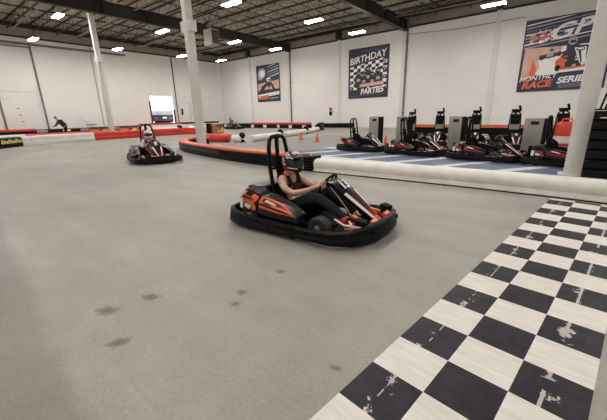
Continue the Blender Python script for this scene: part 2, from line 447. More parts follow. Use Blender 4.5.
lights += [(x, y, OVER) for x, y in ((-36.5, 2.5), (-36.5, -4.5), (-27, 2.5), (-27, -4.5), (-17, 9.2), (-17, 2.5), (-17, -4.5), (-5.2, 21.5), (-5.2, 15.5), (-5.2, 9), (-5.2, 2.5), (-5.2, -4.5),
           (5.5, 27.5), (5.5, 21.5), (5.5, 15.5), (5.5, 9), (5.5, 2.5), (5.5, -4.5))]
for k, (lx, ly, lab) in enumerate(lights):
    o = lp if k == 0 else copy_tree(lp)
    zl = 8.35 if k == 4 else 7.6; q = (zl-1.383)/(8.2-1.383); o.location = (lx*q, ly*q, zl); o['label'] = lab   # hung on long rods

t = thing('unit_heater', 'tan boxy unit heater with louvred front hanging under the roof', 'heater', (-23.4, 18.0, 6.9))
MB('heater').box((0, 0, .6), (1.0, .75, 1.2), bev=.04).build('casing', t)
mb = MB('heater', 'blackm').box((.505, 0, .62), (.03, .62, .95), 'blackm')
for k in range(8): mb.box((.53, 0, .2+k*.12), (.05, .60, .02), 'heater', rot=(0, .6, 0))
mb.build('louvre', t)
for s in (-1, 1):
    for q in (-1, 1): MB('steel').tube([(s*.4, q*.3, 1.2), (s*.4, q*.3, 2.2)], .012, 5).build('hanger_rod', t)
MB('pipe').tube([(-.2, .1, 1.2), (-.2, .1, 1.7), (.3, .5, 2.0), (.3, .5, 2.7)], .09, 10).build('flue', t)

# ------------------------------------------------------------------ floor markings
o = MB('checker')
X0, Y0 = -.006, 6.36
rz = R(-7.6)
W3, J0, J1 = 3*TILE, -5*TILE, 17.35*TILE
o.box((W3/2, (J0+J1)/2, 0), (W3, J1-J0, .003))
# origin of the grid (tile corner 0,0)
ox, oy = -.00576 - 17.3*TILE*sin(R(7.6)), 6.3606 - 17.3*TILE*cos(R(7.6))
tag(o.build('checkered_vinyl', loc=(ox, oy, .0016), rot=(0, 0, rz)), 'black and white checkered vinyl stuck to the floor, worn along its seams', 'floor vinyl')

pit = thing('pit_lane_marking', 'worn blue and white painted pit lane under the parked karts', 'floor marking', (0, 0, .0012))
MB('lanew').prism([(-7.9, 8.4), (3.2, 6.9), (3.2, 9.8), (-8.0, 12.0)], .0005, .003).build('white_lane', pit)
for k in range(9):
    a = -8.3 + k*1.30; b = a+.98
    y0 = lambda x: 9.40 - .13*(x+6.9); y1 = lambda x: 11.25 - .19*(x+6.9)
    MB('blue').prism([(a-.5, y0(a)), (b-.5, y0(b)), (b+.5, y1(b)), (a+.5, y1(a))], .003, .0042).build('blue_bay', pit)

tag(MB('greylane').prism([(-14.3, 9.4), (-12, 8.1), (-9, 7.4), (-5.3, 7.0), (-5.1, 8.0), (-7.9, 8.5), (-8.05, 12.05), (3, 9.7), (6, 9.2), (6, 16), (-6.5, 17.6), (-13, 19), (-13.3, 13), (-14.3, 11.6)], 0, .0004).build('lane_coating', loc=(0, 0, .0004)),
    'worn grey coating on the lane between the curve barrier and parked karts', 'floor coating')

# ------------------------------------------------------------------ barriers
def path_offsets(P, closed=False):
    P = [V((p[0], p[1], 0)) for p in P]; out = []
    n = len(P)
    for i in range(n):
        a = P[i-1] if i > 0 else P[i]; b = P[i+1] if i < n-1 else P[i]
        t = (b-a).normalized(); out.append(V((-t.y, t.x, 0)))
    return P, out
def swept(mb, P, sec, m=None):
    """section (d, z): d measured to the left of the path"""
    P, N = path_offsets(P)
    mb.loft([[p + q*d + V((0, 0, z)) for d, z in sec] for p, q in zip(P, N)], m)
    return mb
def smooth_path(P, k=6):
    P = [V((p[0], p[1], 0)) for p in P]; out = []
    for i in range(len(P)-1):
        p0 = P[max(i-1, 0)]; p1 = P[i]; p2 = P[i+1]; p3 = P[min(i+2, len(P)-1)]
        for j in range(k):
            t = j/k
            out.append(.5*((2*p1) + (p2-p0)*t + (2*p0-5*p1+4*p2-p3)*t*t + (3*p1-p0-3*p2+p3)*t**3))
    out.append(P[-1]); return out

# long cream barrier at right
SEC = [(0, .0), (0, .035), (.035, .045), (.045, .10), (.025, .14), (.02, .20), (.05, .265), (.11, .30), (.18, .308), (.36, .308), (.43, .295), (.47, .26), (.48, .0)]
t = thing('track_barrier', 'long low cream plastic barrier between checkered floor and pit lane', 'barrier')
swept(MB('cream'), smooth_path([(-4.84, 6.47), (-2.2, 6.51), (-.7, 6.48), (.66, 6.38), (4.0, 6.0)]), SEC).build('rail_body', t)
mb = MB('rubber'); swept(mb, smooth_path([(-4.84, 6.462), (-2.2, 6.502), (-.7, 6.472), (.66, 6.372), (4.0, 5.992)]), [(-.012, 0), (-.012, .022), (.01, .022), (.01, 0)])
mb.build('skid_strip', t)

# orange topped black curve barrier
CP = smooth_path([(-5.10, 6.47), (-5.7, 6.50), (-6.7, 6.62), (-7.5, 6.66), (-8.5, 6.80), (-9.95, 7.06), (-11.8, 7.50), (-13.3, 8.0), (-14.6, 8.75), (-15.2, 9.6), (-15.1, 10.2), (-14.8, 10.6)])[::-1]
t = thing('curve_barrier', 'black track barrier with a coral orange top rail curving around the bend', 'barrier')
mb = MB('black')
swept(mb, CP, [(0, 0), (-.01, .14), (.01, .15), (-.01, .30), (.02, .33), (.36, .33), (.38, .30), (.38, 0)])
mb.build('tyre_wall', t)
swept(MB('orange2'), CP[:-2], [(-.015, .335), (-.015, .395), (.02, .41), (.34, .41), (.39, .395), (.39, .335)]).build('top_rail', t)
mb = MB('navy'); swept(mb, CP[8:40], [(-.016, .17), (-.016, .27), (-.004, .27), (-.004, .17)]); mb.build('side_strip', t)
mb = MB('black')
mb.box((-4.98, 6.665, .19), (.25, .40, .38), bev=.02)
for k in range(5): mb.box((-4.98, 6.455, .06+k*.07), (.24, .03, .03))
mb.build('end_block', t)

# left hand barriers ------------------------------------------------
def tubular(h, w): # two bulges and a flat top
    return [(0, 0), (-.02, .06*h), (-.02, .40*h), (.02, .47*h), (.02, .53*h), (-.01, .58*h), (-.01, .88*h), (.05, h), (w-.05, h), (w+.01, .88*h), (w+.01, 0)]
def barrier(name, lab, P, h, w, m, group=None, flip=False):
    o = MB(m); swept(o, P, [(-d, z) if flip else (d, z) for d, z in tubular(h, w)]); o = o.build(name)
    return tag(o, lab, 'barrier', group)
ADIR = [(-24.1, 2.6), (-24.55, 3.8), (-25.8, 5.0), (-26.3, 7.0), (-26.6, 9.33), (-26.65, 12.9), (-26.4, 15.0), (-25.7, 17.3)]
# near row A (path runs away from the camera, mass lies to its left)
t = thing('track_barrier', 'black barrier with yellow and white lettering shapes at left edge', 'barrier')
PA0 = smooth_path([(-22.6, .4), (-23.9, 2.9), (-24.55, 3.85), (-25.65, 5.0)])
swept(MB('black'), PA0, tubular(.55, .5)).build('barrier_body', t)
mb = MB('yellow', 'whiteb')
for k in range(9):
    q = len(PA0)-1; p0 = V(PA0[-1]); d = (V(PA0[-7])-p0).normalized(); nn = V((d.y, -d.x, 0))
    nn = nn if nn.x > 0 else -nn
    s = .16+k*.17
    c = p0+d*s+nn*.03; hgt = .13+.05*(k % 3)
    mb.box((c.x, c.y, .31+.02*((k*7) % 3)), (.015, .11, hgt), 'yellow' if k % 3 else 'whiteb', rot=(.3, 0, atan2(d.y, d.x)-pi/2))
mb.build('printed_mark', t)
barrier('track_barrier', 'long white plastic barrier at left between the black and red barriers', smooth_path([(-25.66, 5.02), (-26.3, 7.0), (-26.6, 9.30)]), .56, .5, 'whiteb')
barrier('track_barrier', 'long red plastic barrier behind the far kart with number plate', smooth_path([(-26.6, 9.33), (-26.68, 12.9), (-26.4, 15.2), (-25.7, 17.3)]), .57, .38, 'red')
# middle row B
barrier('track_barrier', 'white barrier in second row from the left edge, behind black lettered barrier', smooth_path([(-31.6, 1.0), (-32.1, 4.2), (-32.3, 6.6)]), .50, .5, 'whiteb')
barrier('track_barrier', 'red barrier in the second row where the crouching person leans', smooth_path([(-32.3, 6.63), (-32.4, 9), (-32.3, 13.2)]), .50, .5, 'red')
# rear row C, along the left wall
t = thing('track_barrier', 'black barrier with faded red top along the garage door wall', 'barrier')
PC = [(-37.4, -4), (-37.4, 8.4)]
swept(MB('blackm'), PC, tubular(.62, .5)).build('barrier_body', t)
swept(MB('red'), PC, [(-.03, .63), (-.03, .80), (.5, .80), (.5, .63)]).build('top_rail', t)
t = thing('track_barrier', 'dark barrier with printed patches along the left wall behind the person', 'barrier')
PC = [(-37.4, 8.45), (-37.4, 17.8)]
swept(MB('blackm'), PC, tubular(.72, .5)).build('barrier_body', t)
for k, (y, w, m) in enumerate(((8.9, .8, 'pgrey'), (10.8, .6, 'yellow'), (12.4, .9, 'pgrey'), (14.0, .7, 'yellow'), (15.6, .8, 'cream'))):
    MB(m).box((-37.37, y, .56), (.02, w, .2), m).build('printed_patch', t)
t = thing('track_barrier', 'low barrier with a red top under the open dock door', 'barrier')
PC = [(-37.4, 17.9), (-37.4, 23.0)]
swept(MB('cream'), PC, tubular(.72, .5)).build('barrier_body', t)
swept(MB('red'), PC, [(-.03, .73), (-.03, .90), (.5, .90), (.5, .73)]).build('top_rail', t)
t = thing('track_barrier', 'cream barrier with a black top below the white personnel door', 'barrier')
PC = [(-37.4, 23.05), (-37.4, 28.6)]
swept(MB('cream'), PC, tubular(.68, .5)).build('barrier_body', t)
swept(MB('blackm'), PC, [(-.03, .69), (-.03, .88), (.5, .88), (.5, .69)]).build('top_rail', t)

def banner_block(loc, w, rz, lab, h=.8):
    t = thing('banner_block', lab, 'banner', loc, rz, 'printed banner blocks')
    MB('brown').box((0, 0, h/2), (.6, w, h), bev=.05).build('block', t)
    mb = MB('pblack', 'porange', 'yellow', 'cream')
    mb.box((.306, 0, h-.12), (.012, w*.92, .14), 'pblack')
    mb.box((.308, -w*.2, h*.5), (.012, w*.3, .22), 'porange').box((.308, w*.22, h*.45), (.012, w*.25, .26), 'yellow').box((.308, 0, h*.22), (.012, w*.7, .07), 'cream').box((.309, w*.05, h*.6), (.012, w*.2, .16), 'pblack')
    mb.build('printed_banner', t)
    return t
banner_block((-35.6, 12.9, 0), 1.7, 0, 'brown printed banner block left of the leftmost column')
banner_block((-35.6, 15.7, 0), 2.0, 0, 'brown printed banner block right of the leftmost column, behind red barrier')
banner_block((-24.6, 18.6, 0), 1.15, .35, 'small brown printed banner block just right of middle column')
tag(MB('black').lathe([(.20, 0), (.23, .05), (.23, .85), (.2, .9)], n=16).build('marker_post', loc=(-23.6, 17.0, 0)), 'fat black post right behind the middle white column', 'post')

def tube_barrier(P, r, m, lab, ball=True, group='round tube barriers', ballr=None):
    P = [V((*p, r+.02)) for p in P]
    t = thing('tube_barrier', lab, 'barrier', (P[0].x, P[0].y, 0), 0, group)
    o = V((P[0].x, P[0].y, 0)); Q = [p-o for p in P]
    d = (Q[-1]-Q[0]).normalized()
    mb = MB(m).tube([Q[0]+d*.02, Q[0]+d*.08] + Q[1:-1] + [Q[-1]-d*.08, Q[-1]-d*.02], [r*.86, r] + [r]*(len(Q)-2) + [r, r*.86], 16)
    mb.build('tube', t)
    if ball:
        br = ballr or r*1.15
        MB('black').sphere(Q[-1]+V((0, 0, .16)), br, n=14, k=8).build('end_ball', t)
        MB('black').tube([Q[-1]+V((0, 0, -.05)), Q[-1]+V((0, 0, -r))], [.09, .16], 10).build('end_foot', t)
    return t
tube_barrier([(-16.2, 11.3), (-14.8, 12.0)], .24, 'red', 'fat red tube barrier beyond the orange topped curve', ball=False)
tube_barrier([(-14.65, 12.05), (-14.1, 12.3)], .20, 'whiteb', 'short white tube barrier with black ball next to the red tube', ballr=.18)
tube_barrier([(-13.8, 12.75), (-14.5, 15.9)], .18, 'whiteb', 'long white tube barrier nearest, running away from red tube', ballr=.2)
tube_barrier([(-14.5, 16.3), (-15.6, 20.0)], .18, 'whiteb', 'middle white tube barrier in the line beyond the roll hoop', ballr=.22)
tube_barrier([(-15.6, 20.4), (-17.0, 23.6)], .18, 'whiteb', 'farthest white tube barrier in the line near the cones', ballr=.3)
tube_barrier([(-31.5, 16.2), (-31.2, 18.9)], .26, 'whiteb', 'white tube barrier with black ball below the dock door', ballr=.3)
tube_barrier([(-31.2, 19.6), (-30.6, 22.4)], .26, 'whiteb', 'white tube barrier with black ball below personnel door', ballr=.3)
# far side barriers along the back wall
t = thing('track_barrier', 'long barrier with a coral red top along the back wall', 'barrier')
PF = [(-31.2, 28.6), (-26, 28.2), (-20.6, 26.8)]
swept(MB('blackm'), PF, tubular(.44, .5)).build('barrier_body', t)
swept(MB('red'), PF, [(-.02, .45), (-.02, .63), (.5, .63), (.5, .45)]).build('top_rail', t)
for k in range(0, 9, 2):
    f = (k+.5)/9; i = 0 if f < .5 else 1; g = f*2-i
    a, b = V((*PF[i], 0)), V((*PF[i+1], 0)); c = a.lerp(b, g); an = atan2((b-a).y, (b-a).x)
    nn = V((sin(an), -cos(an), 0)); c = c+nn*.02
    MB('whiteb').box((c.x, c.y, .22), (.55, .03, .3), rot=(0, 0, an)).build('white_panel', t)
t = thing('track_barrier', 'dark low barrier with white blocks behind the far moving kart', 'barrier')
PF = [(-37.0, 28.9), (-31.3, 28.7)]
swept(MB('blackm'), PF, tubular(.55, .5)).build('barrier_body', t)
for k in range(3): MB('whiteb').box((-36.1+k*1.9, 28.82, .3), (.8, .04, .3)).build('white_panel', t)
barrier('track_barrier', 'plain black barrier along the back wall near the cones', [(-20.9, 29.9), (-17.2, 29.9)], .46, .4, 'blackm')
t = thing('track_barrier', 'barrier with an orange top strip behind the back row of parked karts', 'barrier')
swept(MB('blackm'), [(-6.4, 17.8), (3.0, 16.4)], tubular(.60, .5)).build('barrier_body', t)
swept(MB('orange2'), [(-6.4, 17.8), (3.0, 16.4)], [(-.02, .61), (-.02, .74), (.5, .74), (.5, .61)]).build('top_rail', t)
o = thing('tyre_stack', 'small black tyre stack at the end of the tube barriers', 'tyre stack', (-17.6, 24.9, 0))
for k in range(3):
    MB('tyre').lathe([(.12, .0), (.26, .02), (.30, .08), (.30, .15), (.26, .21), (.12, .23)], n=18).build('tyre', o, (0, 0, k*.235))

# cones
def cone(loc, lab):
    t = thing('traffic_cone', lab, 'cone', (*loc, 0), random.random(), 'orange traffic cones')
    MB('orange').box((0, 0, .015), (.30, .30, .03), bev=.008).build('base', t)
    MB('orange').lathe([(.115, .03), (.105, .06), (.03, .44), (.022, .45)], n=18).build('body', t)
    return t
cone((-11.92, 14.83), 'orange traffic cone farthest left, right of the roll hoop')
cone((-10.16, 14.02), 'orange traffic cone in the middle of the open lane')
cone((-7.75, 12.5), 'orange traffic cone touching the rear of first parked kart')
cone((-6.0, 13.3), 'orange traffic cone between two grey charging cabinets')

# traffic drum
t = thing('traffic_drum', 'red traffic drum with a white band beside the big column', 'drum', (.02, 11.8, .001))
MB('red', 'white').lathe([(.31, 0), (.31, .1), (.27, .12), (.27, .44), (.262, .45), (.255, .64), (.247, .65), (.235, .95), (.2, 1.0), (.16, 1.02)], n=24, mfun=lambda i: 'white' if i == 4 else 'red').build('body', t)
mb = MB('orange').tube([(-.12, 0, 1.02), (-.1, 0, 1.1), (.1, 0, 1.1), (.12, 0, 1.02)], .02, 8); mb.build('handle', t)
MB('blackm').lathe([(.36, 0), (.36, .05), (.31, .06)], n=24).build('rubber_base', t)

# black slatted screen with poles
t = thing('slatted_screen', 'black slatted screen standing beside the big white column', 'screen', (.40, 8.62, 0), R(-3))
mb = MB('blackm').box((.75, .06, .67), (1.5, .06, 1.30)); mb.build('panel', t)
mb = MB('black')
for k in range(7): mb.box((.75, 0.0, .10+k*.19), (1.5, .08, .15), rot=(-.18, 0, 0), bev=.012)
mb.box((.75, .03, 1.345), (1.5, .12, .03))
mb.build('slat', t)
MB('black').tube([(.07, .1, 1.33), (.28, .2, 2.6)], .018, 8).build('stay_pole', t)
MB('black').tube([(.14, .12, 1.33), (.50, .2, 3.2)], .018, 8).build('stay_pole', t)
mb = MB('white').box((.16, -.05, 1.19), (.12, .006, .02)); mb.build('sticker', t)

# extinguisher point on back wall
t = thing('alarm_point', 'small red and black alarm point on the back wall', 'alarm', (-20.25, YB-.02, 1.5))
MB('red').box((0, -.05, .42), (.26, .1, .32), bev=.02).build('bell_box', t)
MB('blackm').box((0, -.04, -.02), (.30, .08, .40), bev=.02).build('call_box', t)

# charging cabinets
def cabinet(x, y, lab, rz=-.25, h=1.34, w=.52):
    t = thing('charging_cabinet', lab, 'charger', (x, y, .001), rz, 'grey charging cabinets between the kart rows')
    MB('silver').box((0, 0, h/2+.02), (w, .34, h-.04), bev=.02).build('casing', t)
    MB('blackm').box((w/2+.006, 0, h/2+.02), (.014, .32, h-.08)).build('side_panel', t)
    MB('blackg').box((.03, -.172, h-.14), (w*.42, .012, .10), bev=.004).build('display', t)
    MB('blackm').box((0, 0, .02), (w+.04, .38, .04)).build('plinth', t)
    mb = MB('black'); mb.tube([(w/2, -.05, .95), (w/2+.08, -.1, .8), (w/2+.07, -.12, .5), (w/2+.01, -.1, .35)], .02, 8); mb.build('cable', t)
    return t
cabinet(-6.55, 13.45, 'grey charging cabinet farthest left, above first kart nose', h=1.24)
cabinet(-4.98, 12.72, 'grey charging cabinet second from left behind a black seat', h=1.24)
cabinet(-2.95, 12.35, 'grey charging cabinet in the middle of the parked karts', h=1.21, w=.46)
cabinet(-.70, 12.0, 'grey charging cabinet next to the red drum', w=.50, h=1.13)

# ------------------------------------------------------------------ banners on the back wall
def banner(x0, x1, z0, z1, lab, bg='navy'):
    t = thing('wall_banner', lab, 'banner', ((x0+x1)/2, YB-.02, z0), 0, 'printed wall banners')
    w, h = x1-x0, z1-z0
    MB(bg).box((0, -.02, h/2), (w, .03, h)).build('cloth', t)
    mb = MB('pblack')
    for s in (-1, 1): mb.box((s*w/2, -.03, h/2), (.07, .05, h+.07))
    for z in (0, h): mb.box((0, -.03, z), (w+.07, .05, .07))
    mb.build('frame', t)
    return t, w, h
LAY = [0]
def flat(mb, poly, m, d):
    mb.prism(poly, -.036-d*.002, -.0345-d*.002, m, fn=lambda p, q, hh: (p, hh, q))
def ell(cx, cz, rx, rz, n=18, a=0):
    return [(cx+rx*cos(2*pi*k/n)*cos(a)-rz*sin(2*pi*k/n)*sin(a), cz+rx*cos(2*pi*k/n)*sin(a)+rz*sin(2*pi*k/n)*cos(a)) for k in range(n)]
RX = (pi/2, 0, 0)
# tall racing banner
t, w, h = banner(-31.3, -27.5, 3.13, 7.3, 'tall dark racing banner on the back wall, farthest left')
mb = MB('navy2', 'pwhite', 'ppink', 'porange', 'pgrey', 'pblack')
flat(mb, [(-w/2+.1, h*.55), (w/2-.1, h*.62), (w/2-.1, h*.97), (-w/2+.1, h*.97)], 'navy', 1)
for k in range(5):
    z = h*(.66+.07*k); flat(mb, [(-.1, z-.05), (w/2-.1, z+.28), (w/2-.1, z+.40), (.1, z+.03)], 'pgrey' if k % 2 else 'pwhite', 2+k)
flat(mb, [(-w*.42, h*.62), (-w*.30, h*.60), (-w*.1, h*.72), (-w*.08, h*.86), (-w*.2, h*.94), (-w*.38, h*.9), (-w*.45, h*.76)], 'pgrey', 8)
flat(mb, ell(-w*.25, h*.78, w*.12, h*.10), 'pwhite', 9)
flat(mb, [(-w/2+.1, h*.30), (w/2-.1, h*.34), (w/2-.1, h*.58), (-w/2+.1, h*.50)], 'ppink', 3)
flat(mb, [(-w*.35, h*.30), (w*.30, h*.30), (w*.22, h*.46), (w*.05, h*.58), (-w*.12, h*.5), (-w*.3, h*.42)], 'pblack', 10)
flat(mb, ell(w*.03, h*.60, w*.09, h*.055), 'pwhite', 11); flat(mb, ell(w*.05, h*.59, w*.06, h*.025), 'pblack', 12)
flat(mb, [(-w*.2, h*.32), (-w*.05, h*.44), (w*.05, h*.36), (w*.12, h*.45), (w*.2, h*.33), (0, h*.34)], 'ppink', 13)
flat(mb, ell(-w*.32, h*.31, w*.06, h*.045), 'pblack', 14); flat(mb, ell(w*.28, h*.31, w*.06, h*.045), 'pblack', 15)
flat(mb, [(-w/2+.1, h*.20), (w/2-.1, h*.27), (w/2-.1, h*.18), (-w/2+.1, h*.10)], 'pwhite', 4)
flat(mb, [(-w*.46, h*.06), (-w*.02, h*.08), (w*.02, h*.19), (-w*.42, h*.15)], 'porange', 16)
flat(mb, [(w*.04, h*.06), (w*.44, h*.08), (w*.44, h*.11), (w*.05, h*.09)], 'pgrey', 17)
mb.build('artwork', t)
# birthday banner
t, w, h = banner(-18.02, -13.8, 2.9, 7.42, 'birthday parties banner with a group of racers on checks', 'pblack')
mb = MB('pwhite', 'pblack', 'navy', 'pdblue', 'pgrey', 'ppink')
flat(mb, [(-w/2+.12, h*.08), (w/2-.12, h*.08), (w/2-.12, h*.93), (-w/2+.12, h*.93)], 'pblack', 0)
nx, nz = 10, 10
cw, ch = (w-.3)/nx, h*.62/nz
for i in range(nx):
    for j in range(nz):
        if (i+j) % 2: 
            x, z = -w/2+.15+i*cw, h*.17+j*ch
            flat(mb, [(x, z), (x+cw, z+.03), (x+cw, z+ch+.03), (x, z+ch)], 'pwhite', 1)
flat(mb, [(-w*.48, h*.90), (w*.48, h*.93), (w*.48, h*.985), (-w*.48, h*.985)], 'navy', 1); flat(mb, [(-w*.2, h*.91), (w*.2, h*.915), (w*.25, h*.97), (-w*.15, h*.965)], 'pdblue', 2)
for cx, cz, s in ((0, .5, 1.1), (-.24, .44, .95), (.26, .46, 1.), (-.10, .40, .9), (.12, .40, .9)):
    X, Z = cx*w, cz*h; d = 3+abs(cx)*10
    flat(mb, [(X-.42*s, Z-1.1*s), (X+.42*s, Z-1.1*s), (X+.46*s, Z-.1*s), (X+.3*s, Z+.16*s), (X-.3*s, Z+.16*s), (X-.46*s, Z-.1*s)], 'pblack', d)
    flat(mb, [(X-.22*s, Z-.5*s), (X+.2*s, Z-.45*s), (X+.18*s, Z-.2*s), (X-.2*s, Z-.2*s)], 'pgrey', d+.5)
    flat(mb, ell(X, Z+.36*s, .24*s, .26*s), 'pblack', d+1)
    flat(mb, ell(X+.02, Z+.34*s, .15*s, .08*s), 'pgrey', d+1.5)
for x, z in ((.40, .72), (.42, .55), (.42, .40), (-.44, .32), (-.44, .20)): flat(mb, ell(x*w, z*h, .19, .19), 'navy', 11); flat(mb, ell(x*w, z*h, .10, .10), 'pgrey', 12)
flat(mb, [(-w*.2, h*.22), (w*.4, h*.25), (w*.4, h*.32), (-w*.2, h*.28)], 'ppink', 10)
flat(mb, [(-w*.47, h*.64), (w*.46, h*.78), (w*.46, h*.92), (-w*.47, h*.83)], 'pblack', 12)
flat(mb, [(-w*.22, h*.05), (w*.46, h*.09), (w*.46, h*.21), (-w*.22, h*.18)], 'pblack', 12)
flat(mb, [(-w*.46, h*.03), (w*.46, h*.05), (w*.46, h*.065), (-w*.46, h*.045)], 'pdblue', 3)
mb.build('artwork', t)
text_mesh('BIRTHDAY', 'lettering', 'pwhite', .84, t, (-.10, -.066, h*.80), (pi/2, R(-8), 0), .2, .014, scale=(.97, 1, 1))
text_mesh('PARTIES', 'lettering', 'pwhite', .74, t, (w*.11, -.066, h*.135), (pi/2, R(-4), 0), .2, .02, scale=(.92, 1, 1))
# GP banner
t, w, h = banner(-3.33, 1.55, 2.68, 7.42, 'wide racing banner with big GP letters at upper right')
mb = MB('navy2', 'pwhite', 'ppink', 'porange', 'pgrey', 'pblack', 'white')
for k in range(8):
    z = h*(.66+.045*k); flat(mb, [(-w/2+.05, z-.22), (w/2-.05, z+.3), (w/2-.05, z+.36), (-w/2+.05, z-.14)], ('pgrey', 'pwhite', 'navy2')[k % 3], 1+k*.3)
for k in range(34):
    px, pz = w*random.uniform(-.44, -.16), h*random.uniform(.66, .82); a0 = random.uniform(.1, .35)
    flat(mb, [(px, pz), (px+a0, pz+.08), (px+a0*.8, pz+.08+a0*.6), (px-.05, pz+a0*.5)], ('porange', 'pwhite', 'ppink', 'navy')[k % 4], 4+k*.12)
flat(mb, [(-w*.47, h*.22), (w*.47, h*.26), (w*.47, h*.60), (-w*.47, h*.60)], 'pwhite', 3)
flat(mb, [(-w*.48, h*.12), (-w*.33, h*.14), (-w*.26, h*.34), (-w*.33, h*.55), (-w*.47, h*.56)], 'ppink', 4)
flat(mb, [(-w*.40, h*.12), (-w*.33, h*.14), (-w*.29, h*.3), (-w*.35, h*.45)], 'porange', 5)
# two printed karts in a haze of tyre smoke
flat(mb, [(-w*.47, h*.42), (-w*.05, h*.44), (-w*.02, h*.60), (-w*.47, h*.62)], 'ppink', 3.5)
flat(mb, [(-w*.24, h*.22), (-w*.06, h*.22), (-w*.05, h*.46), (-w*.10, h*.50), (-w*.22, h*.48)], 'pwhite', 5.6)
flat(mb, ell(-w*.16, h*.485, .55, .16, a=.12), 'pblack', 6); flat(mb, ell(-w*.25, h*.47, .16, .17), 'pblack', 7); flat(mb, ell(-w*.05, h*.50, .14, .16), 'pblack', 7)
flat(mb, [(-w*.20, h*.47), (-w*.12, h*.475), (-w*.11, h*.52), (-w*.19, h*.52)], 'pgrey', 8)
flat(mb, ell(-w*.15, h*.565, .17, .17), 'pgrey', 7); flat(mb, ell(-w*.14, h*.56, .11, .06), 'pblack', 8)
flat(mb, [(-w*.03, h*.27), (w*.33, h*.30), (w*.45, h*.33), (w*.46, h*.52), (w*.36, h*.57), (w*.06, h*.60), (-w*.04, h*.44)], 'pblack', 6)
for k in range(16):
    px, pz = w*random.uniform(-.03, .42), h*random.uniform(.29, .52)
    flat(mb, [(px, pz), (px+.18, pz+.06), (px+.16, pz+.2), (px-.04, pz+.12)], ('porange', 'pgrey', 'pblack', 'ppink')[k % 4], 7+k*.1)
flat(mb, [(-w*.07, h*.30), (w*.02, h*.31), (w*.04, h*.40), (-w*.02, h*.46), (-w*.08, h*.40)], 'porange', 9)
flat(mb, ell(-w*.04, h*.30, .17, .2), 'pblack', 9); flat(mb, ell(w*.34, h*.33, .18, .22), 'pblack', 9)
flat(mb, [(w*.26, h*.40), (w*.42, h*.42), (w*.43, h*.53), (w*.29, h*.55)], 'porange', 9); flat(mb, [(w*.30, h*.43), (w*.40, h*.44), (w*.40, h*.50), (w*.31, h*.51)], 'pblack', 9.5)
flat(mb, [(w*.11, h*.56), (w*.24, h*.56), (w*.26, h*.36), (w*.23, h*.31), (w*.19, h*.36)], 'pwhite', 10)
flat(mb, [(w*.15, h*.54), (w*.18, h*.54), (w*.22, h*.35), (w*.205, h*.35)], 'pblack', 10.5)
flat(mb, [(w*.02, h*.46), (w*.14, h*.47), (w*.16, h*.60), (w*.02, h*.60)], 'navy', 9)
flat(mb, ell(w*.08, h*.655, .25, .27), 'pgrey', 10); flat(mb, ell(w*.085, h*.645, .18, .09), 'pblack', 11); flat(mb, ell(w*.07, h*.70, .16, .06), 'porange', 11)
flat(mb, ell(w*.18, h*.535, .24, .12), 'pblack', 11); flat(mb, ell(w*.18, h*.54, .17, .07), 'pwhite', 11.5)
flat(mb, [(-w*.02, h*.27), (w*.36, h*.30), (w*.36, h*.325), (-w*.02, h*.30)], 'porange', 11)
flat(mb, [(-w*.48, h*.02), (w*.48, h*.02), (w*.48, h*.25), (-w*.48, h*.17)], 'navy', 5)
for k in range(3): flat(mb, [(w*.0, h*(.02+.02*k)), (w*.48, h*(.06+.02*k)), (w*.48, h*(.066+.02*k)), (w*.0, h*(.026+.02*k))], 'pgrey', 6)
mb.build('artwork', t)
text_mesh('GP', 'lettering', 'pwhite', 1.45, t, (.02, -.072, h*.80), (pi/2, R(-9), 0), .35, .03, scale=(1.2, .88, 1))
text_mesh('MONTHLY', 'lettering', 'pwhite', .46, t, (-1.30, -.064, h*.185), (pi/2, R(-5), 0), .25, .006)
text_mesh('RACE', 'lettering', 'porange', .62, t, (-1.33, -.066, h*.085), (pi/2, R(-4), 0), .25, .025, scale=(1.15, 1, 1))
text_mesh('SERIES', 'lettering', 'pwhite', .56, t, (.72, -.066, h*.135), (pi/2, R(-4), 0), .25, .02, scale=(1.1, 1, 1))

